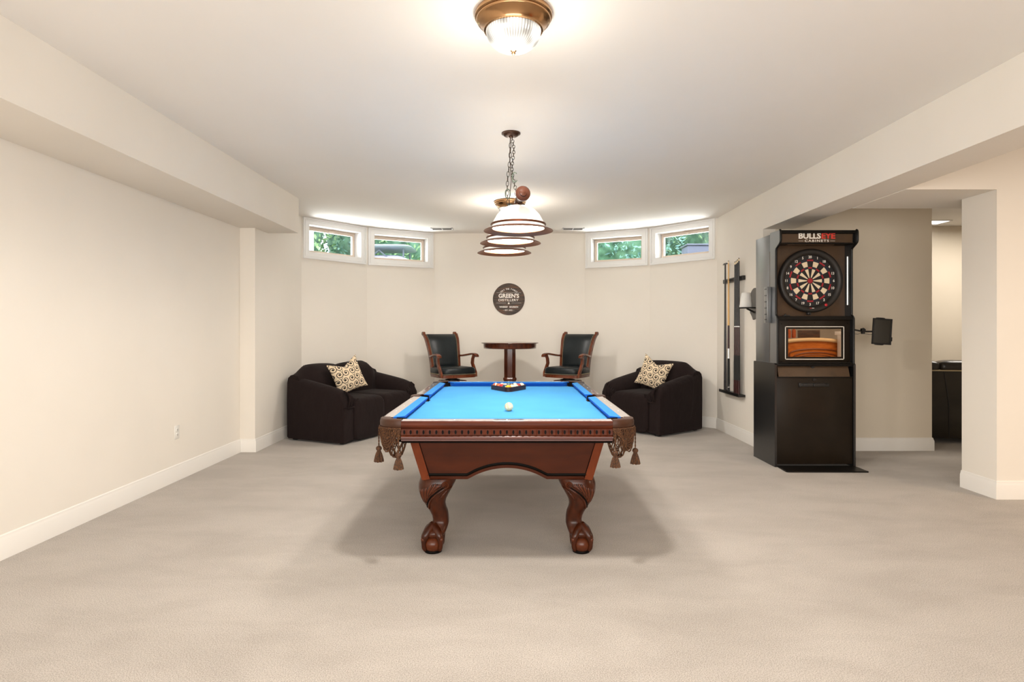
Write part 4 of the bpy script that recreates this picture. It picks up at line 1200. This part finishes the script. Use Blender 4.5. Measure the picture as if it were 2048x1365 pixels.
text(tb.m(0), 'CABINETS', 0.030, facing(cxt, 5.5905, 2.1185), 0.0006, 1.25, 0.0006, width=0.225)
tb.box(cxt-0.170, cxt-0.125, 5.5898, 5.591, 2.1175, 2.1195).box(cxt+0.125, cxt+0.170, 5.5898, 5.591, 2.1175, 2.1195)
tb.build('lettering', [M_white, M_red], cab, off=CL, fix=False)
cb('dart_backboard', MB().box(IX0, IX1, 5.745, 5.757, 1.42, 2.095), M_brownp)
cb('dart_shelf', MB().box(IX0, IX1, 5.630, 5.757, 1.405, 1.418), M_cab)
cb('light_strip', MB().box(IX1-0.006, IX1, 5.690, 5.697, 1.525, 1.985), M_led)
cb('downlight_lens', MB().rbox(2.60, 3.04, 5.64, 5.70, 2.089, 2.096, 0.002), M_brownp)
sp = MB().rbox(IX0, IX1, 5.655, 5.675, 0.975, 1.405, 0.002); cb('screen_panel', sp, M_cab_panel)
cb('screen_lip', MB().box(IX0, IX1, 5.625, 5.655, 1.385, 1.405), M_cab); cb('screen_lip', MB().box(IX0, IX1, 5.625, 5.655, 0.975, 0.985), M_cab)
# white border + mirror
def fx(px, Y=5.655): return (px-1022)/1200*Y
def fz(py, Y=5.655): return 1.29+(660-py)/1200*Y
bx0, bx1, bz0, bz1 = fx(1569.9), fx(1688), fz(719.6), fz(653.2)
wb_ = MB(); w = 0.0065
for (a, b, c, d) in ((bx0, bx1, bz0, bz0+w), (bx0, bx1, bz1-w, bz1), (bx0, bx0+w, bz0, bz1), (bx1-w, bx1, bz0, bz1)):
    wb_.box(a, b, 5.652, 5.6545, c, d)
cb('white_border', wb_, M_white)
cb('mirror_screen', MB().box(fx(1576), fx(1681.7), 5.651, 5.6545, fz(713.9), fz(658.6)), M_mirror)
sc = MB()
for px, py in ((1563, 648), (1629, 646), (1695, 647), (1563, 724), (1695, 724)):
    sc.cyl((fx(px), 5.656, fz(py)), (fx(px), 5.652, fz(py)), 0.004, seg=8)
cb('screws', sc, M_black_in)

# dartboard (hangs in the cabinet)
DX, DY, DZ = (1622.5-1022)/1200*5.70, 5.745, 1.29+(660-561.6)/1200*5.70
db = thing('dartboard', 'electronic dartboard with red and cream segments in a thick black ring', 'dartboard', (DX, DY, DZ))
MB().lathe([(0.240, 0.0), (0.300, 0.0), (0.304, -0.012), (0.303, -0.045), (0.296, -0.055), (0.280, -0.060), (0.262, -0.055), (0.248, -0.040), (0.243, -0.02)], seg=72, ax='y', close=True).build('surround_ring', M_ringblk, db, ang=60)
MB().lathe([(0.001, -0.022), (0.244, -0.022), (0.244, 0.0), (0.001, 0.0)], seg=64, ax='y').build('board', M_boardblack, db)
sg = MB()
def sector(r0, r1, k, mi, pad=0.0028, hgt=0.003):
    am = PI/2-k*2*PI/20; da = PI/20
    n_ = 4; o_ = []; i_ = []
    for i in range(n_+1):
        for (lst, r) in ((o_, r1), (i_, r0)):
            a = am-da+2*da*i/n_; 
            dd = (1-2*i/n_)*pad/2/max(r, 0.02)
            lst.append((r*math.cos(a+dd), r*math.sin(a+dd)))
    poly = o_+i_[::-1]
    sg.m(mi).pxz(poly, -0.022-hgt, -0.022)
for k in range(20):
    wh = (k % 2 == 1)
    sector(0.188, 0.203, k, 3 if wh else 2)
    sector(0.135, 0.184, k, 1 if wh else 0)
    sector(0.116, 0.131, k, 3 if wh else 2)
    sector(0.030, 0.112, k, 1 if wh else 0)
sg.build('segments', [M_boardblack, M_boardcream, M_boardred, M_boardblue], db, ang=20)
MB().lathe([(0.001, -0.027), (0.010, -0.027), (0.011, -0.025), (0.025, -0.025), (0.025, -0.022)], seg=24, ax='y').build('bullseye', M_boardred, db)
nm = MB()
for k, s in enumerate('20 1 18 4 13 6 10 15 2 17 3 19 7 16 8 11 14 9 12 5'.split()):
    a = PI/2-k*2*PI/20; r = 0.226
    text(nm, s, 0.034, facing(r*math.cos(a), -0.0228, r*math.sin(a)), 0.0006, 0.95, 0.0006)
nm.build('numbers', M_white, db, fix=False)
MB().sph((0.135, -0.055, -0.232), 0.014, 14, 10, (1, 0.7, 1)).build('red_button', M_redbtn, db)
lg = MB().box(-0.022, -0.004, -0.0615, -0.058, -0.266, -0.259).m(1).box(-0.001, 0.020, -0.0615, -0.058, -0.265, -0.260)
lg.build('maker_mark', [M_boardred, M_white], db)
MB().rbox(-0.035, 0.0, -0.05, -0.01, -0.325, -0.300, 0.006).cyl((-0.012, -0.03, -0.318), (-0.012, -0.055, -0.318), 0.007, seg=12).build('cable_clip', M_foot, db)

# dart holder on cabinet side
t = thing('dart_holder', 'small black dart holder block on the left side of the cabinet', 'dart holder', (2.4635, 5.755, 1.528))
MB().rbox(-0.0225, 0.0195, -0.035, 0.035, -0.172, 0.172, 0.002).build('holder_block', M_cab_sheen, t)
hl = MB()
for z in (0.15, 0.09, 0.03, -0.03, -0.09, -0.14):
    for y in (-0.015, 0.01): hl.cyl((-0.0215, y, z), (-0.0235, y, z), 0.006, seg=10)
hl.build('dart_holes', M_black_in, t)

# small object on dart shelf
o = MB().rbox(-0.03, 0.03, -0.015, 0.015, 0, 0.012, 0.004).sph((-0.01, 0, 0.014), 0.010, 12, 8).build('spare_darts', M_cab_side)
o.location = (fx(1576), 5.69, 1.4185); tag(o, 'small grey dart accessory lying on the ledge below the dartboard', 'dart accessory')

# tablet on arm
TB = (3.62, 5.80, 0)
tx0, tx1 = (1743-1022)/1200*5.8, (1784-1022)/1200*5.8
t = thing('tablet_holder', 'black tablet in a clamp on a jointed arm beside the dart cabinet', 'tablet', ((tx0+tx1)/2, 5.80, 1.29-3.5/1200*5.8))
tm = MB(); tm.xf = Matrix.Rotation(R(3.5), 4, 'Y')
tm.rbox(-0.088, 0.088, -0.006, 0.008, -0.122, 0.122, 0.004); tm.build('tablet', M_tab, t)
tm = MB(); tm.xf = Matrix.Rotation(R(3.5), 4, 'Y')
tm.rbox(-0.092, 0.092, -0.012, 0.006, 0.112, 0.126, 0.004).rbox(-0.092, -0.080, -0.012, 0.006, -0.126, 0.126, 0.003).rbox(0.080, 0.092, -0.012, 0.006, -0.126, 0.126, 0.003).rbox(-0.092, 0.092, -0.012, 0.006, -0.126, -0.112, 0.004)
tm.sbox((-0.02, 0, 0.126), (0.09, 0.02, 0.016), 0.6, 20, 10).sbox((-0.02, 0, -0.126), (0.09, 0.02, 0.016), 0.6, 20, 10)
tm.rbox(0.090, 0.104, -0.006, 0.008, -0.09, -0.05, 0.003)
tm.build('clamp_frame', M_foot, t)
ar = MB(); LX = t.location.x; LZ = t.location.z
def q_(px, py, Y=5.80): return ((px-1022)/1200*Y-LX, Y-5.80, 1.29+(660-py)/1200*Y-LZ)
e0 = (CX1+0.001-LX, 0.02, 1.29+(660-655)/1200*5.8-LZ)
ar.tube([e0, q_(1723, 663)], 0.008, 8); ar.tube([q_(1725, 663.5), q_(1748, 663.5)], 0.008, 8)
ar.build('arm', M_foot, t)
kn = MB(); c = q_(1725.5, 661); kn.lathe([(0.001, -0.02), (0.02, -0.02), (0.024, -0.012), (0.024, 0.008), (0.016, 0.015), (0.001, 0.018)], (c[0], c[1], c[2]), 6, ax='y', rot=0.3); kn.rbox(c[0]-0.012, c[0]+0.012, c[1]-0.02, c[1]+0.015, c[2]-0.036, c[2]-0.015, 0.005)
kn.build('joint_knob', M_foot, t)
wr = MB(); wr.tube([(e0[0], 0.02, e0[2]-0.055), q_(1716, 669), q_(1723, 665), q_(1730, 668), q_(1738, 669.6), q_(1746, 669.5)], 0.0018, 5); wr.build('wire', M_foot, t)

# ------------------------------------------------------------------ cue rack and cues on right wall
t = thing('cue_rack', 'black wall mounted cue rack with tray and clip rail on right wall', 'cue rack', (XR, 7.2, 0.53))
MB().rbox(-0.085, -0.001, -0.32, 0.32, -0.015, 0.012, 0.004).rbox(-0.085, -0.075, -0.32, 0.32, 0.0, 0.022, 0.003).build('tray', M_foot, t)
cr_ = MB().rbox(-0.035, -0.001, -0.32, 0.32, 1.335, 1.385, 0.005)
for y in (-0.27, -0.23, -0.19, -0.15, 0.0, 0.06, 0.17):
    cr_.tube([(-0.035, y-0.016, 1.36), (-0.052, y-0.017, 1.36), (-0.060, y-0.010, 1.36)], 0.004, 6).tube([(-0.035, y+0.016, 1.36), (-0.052, y+0.017, 1.36), (-0.060, y+0.010, 1.36)], 0.004, 6)
cr_.build('clip_rail', M_foot, t)
ZT0 = 0.5425
def cue(label, y, kind, ztop, x=2.632):
    t = thing('pool_cue' if kind != 'bridge' else 'bridge_stick', label, 'cue', (x, y, ZT0), group='cues standing in the wall rack')
    h = ztop-ZT0
    rad = lambda z: 0.0165-(0.0165-0.0075)*(z/h)
    def seg_(z0, z1, name, m, extra=0.0):
        MB().cyl((0, 0, z0), (0, 0, z1), rad(z0)+extra, rad(z1)+extra, 14).build(name, m, t)
    if kind == 'light':
        seg_(0, 0.05, 'butt_cap', M_foot); seg_(0.05, 0.058, 'butt_ring', M_chrome, 0.0004); seg_(0.058, 0.09, 'butt_sleeve', M_cuedark); seg_(0.09, 0.40, 'wrapped_grip', M_grip, 0.0008)
        seg_(0.40, 0.52, 'fore_end', M_chrome); seg_(0.52, 0.80, 'forearm', M_cuemar); seg_(0.80, h-0.03, 'shaft', M_cuelight); seg_(h-0.03, h-0.006, 'ferrule', M_ferrule); seg_(h-0.006, h, 'tip', M_dark)
    elif kind == 'bridge':
        seg_(0, h, 'shaft', M_cuedark, 0.002)
        MB().rbox(-0.005, 0.005, -0.075, 0.075, h, h+0.012, 0.003).pyz([(-0.07, h+0.01), (0.07, h+0.01), (0.03, h+0.022), (0.0, h+0.014), (-0.03, h+0.022)], -0.003, 0.003).build('bridge_head', M_foot, t)
    else:
        seg_(0, 0.16, 'butt', M_cuemar); seg_(0.16, 0.45, 'wrapped_grip', M_grip, 0.0004); seg_(0.45, 0.78, 'forearm', M_cuemar); seg_(0.78, 0.79, 'joint_ring', M_chrome, 0.0003)
        seg_(0.79, h-0.035, 'shaft', M_cuedark); seg_(h-0.035, h-0.008, 'ferrule', M_ferrule); seg_(h-0.008, h, 'tip', M_foot)
cue('black mechanical bridge stick with crosspiece head, farthest in the rack', 7.37, 'bridge', 2.09)
cue('light maple shaft cue beside the bridge stick', 7.26, 'light', 2.125)
for i, (y, z, lb) in enumerate(((7.05, 2.09, 'dark cue farthest from the dart cabinet of the four dark ones'), (7.01, 2.095, 'second dark cue counting from the maple cue'), (6.97, 2.105, 'third dark cue counting from the maple cue'), (6.93, 2.12, 'dark cue nearest the dart cabinet in the wall rack'))):
    cue(lb, y, 'dark', z)

# hand chalk holder
t = thing('chalk_bracket', 'black wall bracket shelf for hand chalk beside the dart cabinet', 'wall bracket', (XR, 6.58, 1.53))
pl = [(0.13*math.cos(R(a)), 0.10+0.12*math.sin(R(a))) for a in range(0, 181, 15)]+[(-0.13, -0.05), (-0.08, -0.09), (-0.05, -0.13), (0.0, -0.115), (0.05, -0.13), (0.08, -0.09), (0.13, -0.05)]
MB().pyz(pl, -0.018, -0.001).build('back_plate', M_cab_side, t)
MB().lathe([(0.001, -0.006), (0.095, -0.006), (0.100, 0.0), (0.095, 0.006), (0.001, 0.006)], (-0.105, 0, 0), 28).cyl((-0.105, 0, -0.006), (-0.02, 0, -0.05), 0.010).build('shelf', M_foot, t)
ch = MB().lathe([(0.001, 0), (0.068, 0.0), (0.070, 0.006), (0.050, 0.145), (0.044, 0.158), (0.025, 0.162), (0.001, 0.160)], seg=28).build('hand_chalk', M_chalk)
ch.location = (XR-0.112, 6.58, 1.5362); tag(ch, 'white cone of hand chalk standing on the wall bracket', 'chalk')

# ------------------------------------------------------------------ leather sofa in next room
t = thing('leather_sofa', 'dark leather sofa seen from behind through the passage', 'sofa', (5.45, 6.98, -0.0), R(-12))
M_olive = mat('dark_olive_leather', (0.022, 0.017, 0.011, 1), 0.3)
noise_var(M_olive, (0.018, 0.014, 0.009, 1), (0.03, 0.023, 0.015, 1), 5, bump=0.2, bscale=90, dist=0.002)
bk = MB(); bk.loft([[(x, -0.30, 0.06), (x, -0.42, 0.83), (x, -0.34, 0.86), (x, -0.18, 0.84), (x, -0.08, 0.40), (x, -0.08, 0.06)] for x in (-0.95, -0.3, 0.3, 0.95)])
bk.build('back_shell', M_olive, t)
sm = MB()
for x in (-0.72, -0.45, -0.2, 0.15, 0.5): sm.tube([(x, -0.303, 0.07), (x-0.03, -0.365, 0.45), (x-0.10, -0.420, 0.82)], 0.004, 6)
sm.build('seams', M_foot, t)
MB().tube([(-0.95, -0.425, 0.835), (0.95, -0.425, 0.835)], 0.008, 8).build('piping', M_nail, t)
for k in range(5):
    x = -0.77+0.385*k; MB().sbox((x, -0.30, 0.875), (0.41, 0.26, 0.15), 0.45, 24, 14, 0.7).build('top_cushion', M_olive, t)
MB().rbox(-0.95, 0.95, -0.10, 0.50, 0.10, 0.45, 0.05, 3).build('seat', M_olive, t)
for s in (-1, 1): MB().rbox(s*0.95-0.12, s*0.95+0.12, -0.30, 0.50, 0.05, 0.62, 0.07, 4).build('arm', M_olive, t)

t = thing('ceiling_light_panel', 'bright rectangular ceiling light in the next room', 'ceiling light', (5.55, 8.12, H))
MB().box(-0.30, 0.30, -0.13, 0.13, -0.006, -0.0005).build('light_panel', M_screenlt, t)
fr_ = MB().box(-0.32, 0.32, -0.15, -0.13, -0.010, -0.0005).box(-0.32, 0.32, 0.13, 0.15, -0.010, -0.0005).box(-0.32, -0.30, -0.13, 0.13, -0.010, -0.0005).box(0.30, 0.32, -0.13, 0.13, -0.010, -0.0005)
fr_.build('light_frame', M_case, t)

# ------------------------------------------------------------------ oak bar behind (seen in the cabinet mirror)
t = thing('home_bar', 'honey oak bar front with arched raised panels seen in the mirror screen', 'bar counter', (5.3, 0.55, 0))
nx = 24; top = lambda x: 1.02+0.07*math.cos((x+0.05)/0.75*PI/2)
xs = [-0.75+1.5*i/nx for i in range(nx+1)]
MB().prism([(xs[0], 0.0)]+[(x, top(x)) for x in xs]+[(xs[-1], 0.0)], lambda a, b: (a, -0.3, b), lambda a, b: (a, 0.3, b)).build('bar_front', M_oak, t)
MB().tube([(x, 0.31, top(x)+0.03) for x in xs], 0.032, 10).tube([(x, 0.2, top(x)+0.025) for x in xs], 0.032, 10).build('rolled_edge', M_stone, t)
M_oakd = mat('oak_shadow_line', srgb(120, 60, 20), 0.4)
ml = MB(); 
for k, (h0, w_, rad) in enumerate(((0.93, 0.45, 0.014), (0.87, 0.38, 0.012), (0.83, 0.33, 0.008))):
    pts = [(w_+0.03, 0.302, 0.25), (w_, 0.302, h0-0.06)]+[(w_*math.cos(PI*i/20), 0.302, h0-0.06+0.085*math.sin(PI*i/20)) for i in range(1, 20)]+[(-w_, 0.302, h0-0.06), (-w_-0.03, 0.302, 0.25)]
    ml.tube(pts, rad, 8)
ml.build('panel_moulding', M_oakd, t)
M_amber = mat('amber_glass', srgb(170, 80, 30), 0.15, coat=0.5)
for x_, lb_ in ((5.0, 'amber bottle at the left end of the oak bar, seen in the mirror'), (5.09, 'amber bottle nearer the middle of the oak bar, seen in the mirror')):
    o = MB().lathe([(0.001, 0), (0.035, 0), (0.036, 0.01), (0.036, 0.13), (0.014, 0.17), (0.013, 0.22), (0.001, 0.22)], seg=20).build('bottle', M_amber)
    o.location = (x_, 0.5, top(x_-5.3)+0.0575); tag(o, lb_, 'bottle')
o = MB().rbox(-0.2, 0.2, -0.015, 0.015, 0, 0.14, 0.004).build('bar_plank', M_sign)
o.location = (5.45, 0.32, top(0.15)+0.0575); tag(o, 'dark weathered plank standing on the oak bar, seen in the mirror', 'plank')
t2 = thing('white_column', 'plain painted column at the end of the oak bar', 'column', (5.74, 1.0, 0))
MB().rbox(-0.09, 0.09, -0.09, 0.09, 0, 1.20, 0.004).rbox(-0.12, 0.12, -0.12, 0.12, 1.20, 1.26, 0.006).build('column_shaft', M_wall, t2)

# ------------------------------------------------------------------ outdoors
def leafmat(name, c1, c2):
    m = mat(name, c1, 0.7); noise_var(m, c1, c2, 3, detail=3); return m
M_leafA = leafmat('leaf_green', (0.04, 0.10, 0.05, 1), (0.24, 0.36, 0.15, 1))
M_leafB = leafmat('leaf_bluegreen', (0.04, 0.10, 0.10, 1), (0.17, 0.32, 0.25, 1))
M_core = leafmat('inner_foliage', (0.02, 0.06, 0.035, 1), (0.10, 0.20, 0.13, 1))
M_bark = mat('bark', (0.08, 0.06, 0.045, 1), 0.9)
M_lawn = mat('lawn', (0.12, 0.25, 0.08, 1), 0.9); noise_var(M_lawn, (0.08, 0.18, 0.05, 1), (0.2, 0.35, 0.12, 1), 4)
GZ = 2.12
struct('ground', MB().box(-22, 22, 9.6, 36, GZ-0.3, GZ), M_lawn, 'lawn outside the basement windows')
def tree(x, y, r, h, m, label):
    t = thing('tree', label, 'tree', (x, y, GZ), group='leafy trees beyond the windows')
    MB().cyl((0, 0, -0.05), (0.1, 0, h*0.5), 0.18, 0.10, 10).build('trunk', M_bark, t)
    mb = MB(); rnd = random.Random(int(x*37+y*11))
    for i in range(6500):
        a = rnd.uniform(0, 2*PI); cz = rnd.uniform(-1, 1); rr = rnd.uniform(0.72, 1.0)*(1+0.14*math.sin(a*5+cz*6))
        q = math.sqrt(max(0, 1-cz*cz))
        p = Vector((r*rr*q*math.cos(a), r*rr*q*math.sin(a), h*0.5+h*0.52*cz*rr))
        if p.z < 0.05: continue
        u = Vector((rnd.uniform(-1, 1), rnd.uniform(-1, 1), rnd.uniform(-1, 1))).normalized(); v = u.orthogonal().normalized()
        s = rnd.uniform(0.06, 0.13)
        mb.add([p-u*s, p-v*s*0.5, p+u*s, p+v*s*0.5], [(0, 1, 2, 3)])
    mb.build('foliage', m, t, fix=False)
    MB().sph((0, 0, h*0.5), r*0.86, 24, 16, (1, 1, h*0.5/r)).build('inner_foliage', M_core, t)
for i, (x, y, r, h, k, lb) in enumerate(((-13.2, 29.5, 2.6, 8.5, 0, 'leafy tree at far left beyond the lawn'), (-9.4, 23.0, 2.5, 7.2, 0, 'bright green tree at the left edge of the leftmost window'), (-6.6, 29.5, 2.9, 9.5, 1, 'bluish green tree filling most of the leftmost window'), (-3.6, 24.5, 2.4, 7.5, 0, 'bright tree behind the golf cart roof'), (0.6, 27, 2.5, 8, 1, 'tree hidden beyond the middle of the back wall'), (4.3, 23.5, 2.3, 7.2, 1, 'bluish green tree filling the inner right window'), (7.3, 28.5, 2.6, 9, 0, 'bright green tree behind the rightmost window'), (10.6, 23.5, 2.5, 7.6, 1, 'bluish tree at the far right beyond the lawn'))):
    tree(x, y, r, h, M_leafA if k == 0 else M_leafB, lb)
# golf cart seen through second window
M_cart = mat('cart_plastic', (0.32, 0.31, 0.42, 1), 0.35); M_strut = mat('cart_strut', (0.06, 0.07, 0.10, 1), 0.5)
t = thing('golf_cart', 'pale golf cart with flat canopy roof outside the second window', 'golf cart', (-4.25, 20.5, GZ))
MB().sbox((0, 0, 1.93), (1.9, 1.9, 0.15), 0.35, 32, 12, 0.8).build('canopy_roof', M_cart, t)
st_ = MB()
for x in (-0.75, 0.72):
    for y in (-0.7, 0.7): st_.tube([(x, y, 0.7), (x*0.95, y*0.9, 1.85)], 0.03, 8)
st_.tube([(-0.1, -0.72, 1.80), (0.3, -0.75, 1.45), (0.6, -0.78, 1.25)], 0.025, 8).tube([(-0.1, -0.72, 1.80), (-0.5, -0.75, 1.45), (-0.8, -0.78, 1.3)], 0.025, 8)
st_.build('struts', M_strut, t)
MB().sbox((0, 0, 1.0), (1.9, 2.0, 1.36), 0.35, 32, 12, 0.6).build('body', M_cart, t)
for x in (-0.75, 0.75):
    for y in (-0.8, 0.8): MB().lathe([(0.08, -0.09), (0.23, -0.09), (0.26, -0.05), (0.26, 0.05), (0.23, 0.09), (0.08, 0.09)], (x, y, 0.27), 24, ax='x', close=True).build('wheel', M_strut, t)
M_util = mat('utility_box', (0.05, 0.055, 0.09, 1), 0.5)
t = thing('utility_box', 'dark blue grey utility box outside the rightmost window', 'utility box', (3.30, 10.6, GZ))
MB().rbox(-0.22, 0.30, -0.15, 0.25, 0.0, 0.64, 0.02).build('housing', M_util, t)
MB().rbox(-0.24, 0.32, -0.17, 0.27, 0.64, 0.67, 0.01).build('lid', M_util, t)
MB().box(0.28, 0.3, -0.155, -0.15, 0.1, 0.5).build('hinge', M_foot, t)
t = thing('porch_post', 'white square post outside the leftmost window', 'post', (-3.86, 11.5, GZ))
MB().rbox(-0.06, 0.06, -0.06, 0.06, 0, 2.6, 0.005).rbox(-0.09, 0.09, -0.09, 0.09, 0, 0.15, 0.01).build('post_shaft', M_case, t)

# ------------------------------------------------------------------ lights
def point(x, y, z, w, col=(1, 0.86, 0.68), r=0.06):
    l = bpy.data.lights.new('lamp', 'POINT'); l.energy = w; l.color = col; l.shadow_soft_size = r
    o = bpy.data.objects.new('lamp_light', l); o.location = (x, y, z); COL.objects.link(o); return o
def area(x, y, z, rot, sx, sy, w, col):
    l = bpy.data.lights.new('area', 'AREA'); l.shape = 'RECTANGLE'; l.size = sx; l.size_y = sy; l.energy = w; l.color = col
    o = bpy.data.objects.new('soft_light', l); o.location = (x, y, z); o.rotation_euler = rot; COL.objects.link(o); return o
def spot(x, y, z, w, col, r=0.1):
    l = bpy.data.lights.new('down', 'SPOT'); l.energy = w; l.color = col; l.shadow_soft_size = r; l.spot_size = R(172); l.spot_blend = 0.35
    o = bpy.data.objects.new('lamp_light', l); o.location = (x, y, z); COL.objects.link(o); return o
spot(0.0115, 2.77, H-0.20, 90, (1, 0.95, 0.885)); spot(-0.012, 6.82, H-0.20, 48, (1, 0.95, 0.885))
point(0.0115, 2.77, H-0.30, 6, (1, 0.92, 0.81), r=0.12)
point(-0.012, 6.82, H-0.34, 12, (1, 0.92, 0.81), r=0.12)
for yy_ in (-0.541, 0, 0.541):
    p = Tm @ Vector((0, yy_, -0.150)); point(p.x, p.y, p.z, 11, (1, 0.935, 0.85), r=0.05)
    p = Tm @ Vector((0.0, yy_+0.27, 0.22)); point(p.x, p.y, p.z, 1.8, (1, 0.94, 0.86), r=0.16)  # up-light added above the shades to lift the ceiling
area(0, -1.9, 1.55, (R(94), 0, 0), 5.0, 2.0, 150, (1, 0.98, 0.955))  # added fill light behind the camera, no fixture there
area(5.8, 2.2, 2.68, (0, 0, 0), 1.2, 1.2, 62, (1, 0.80, 0.60))
area(6.2, 7.3, 2.68, (0, 0, 0), 1.0, 0.8, 30, (1, 0.93, 0.84))

for a_, b_ in ((P[0], P[1]), (P[1], P[2]), (P[3], P[4]), (P[4], P[5])):
    mx_, my_ = (a_[0]+b_[0])/2, (a_[1]+b_[1])/2; an = math.atan2(b_[1]-a_[1], b_[0]-a_[0])
    nx_, ny_ = -math.sin(an), math.cos(an)
    area(mx_+nx_*0.42, my_+ny_*0.42, 2.17, (R(-112), 0, an), 0.75, 0.35, 26, (0.92, 0.97, 1.0))  # added lamps hidden below the sills, brightening the ceiling like daylight

w = bpy.data.worlds.new('world'); bpy.context.scene.world = w; w.use_nodes = True
bg = w.node_tree.nodes['Background']; bg.inputs['Color'].default_value = (0.86, 0.94, 1.0, 1); bg.inputs['Strength'].default_value = 5.0

# ------------------------------------------------------------------ camera
cd = bpy.data.cameras.new('camera'); cam = bpy.data.objects.new('camera', cd); COL.objects.link(cam)
cam.location = (0, 0, 1.29); cam.rotation_euler = (PI/2, 0, 0)
cd.sensor_width = 36; cd.lens = 36*1200/2048; cd.shift_x = 2/2048; cd.shift_y = -22.5/2048
cd.clip_start = 0.05; cd.clip_end = 200
sc_ = bpy.context.scene; sc_.camera = cam
sc_.view_settings.view_transform = 'Standard'; sc_.view_settings.look = 'None'
sc_.view_settings.exposure = 0.58
sc_.cycles.max_bounces = 10; sc_.cycles.diffuse_bounces = 6; sc_.cycles.use_denoising = True
sc_.cycles.sample_clamp_indirect = 8
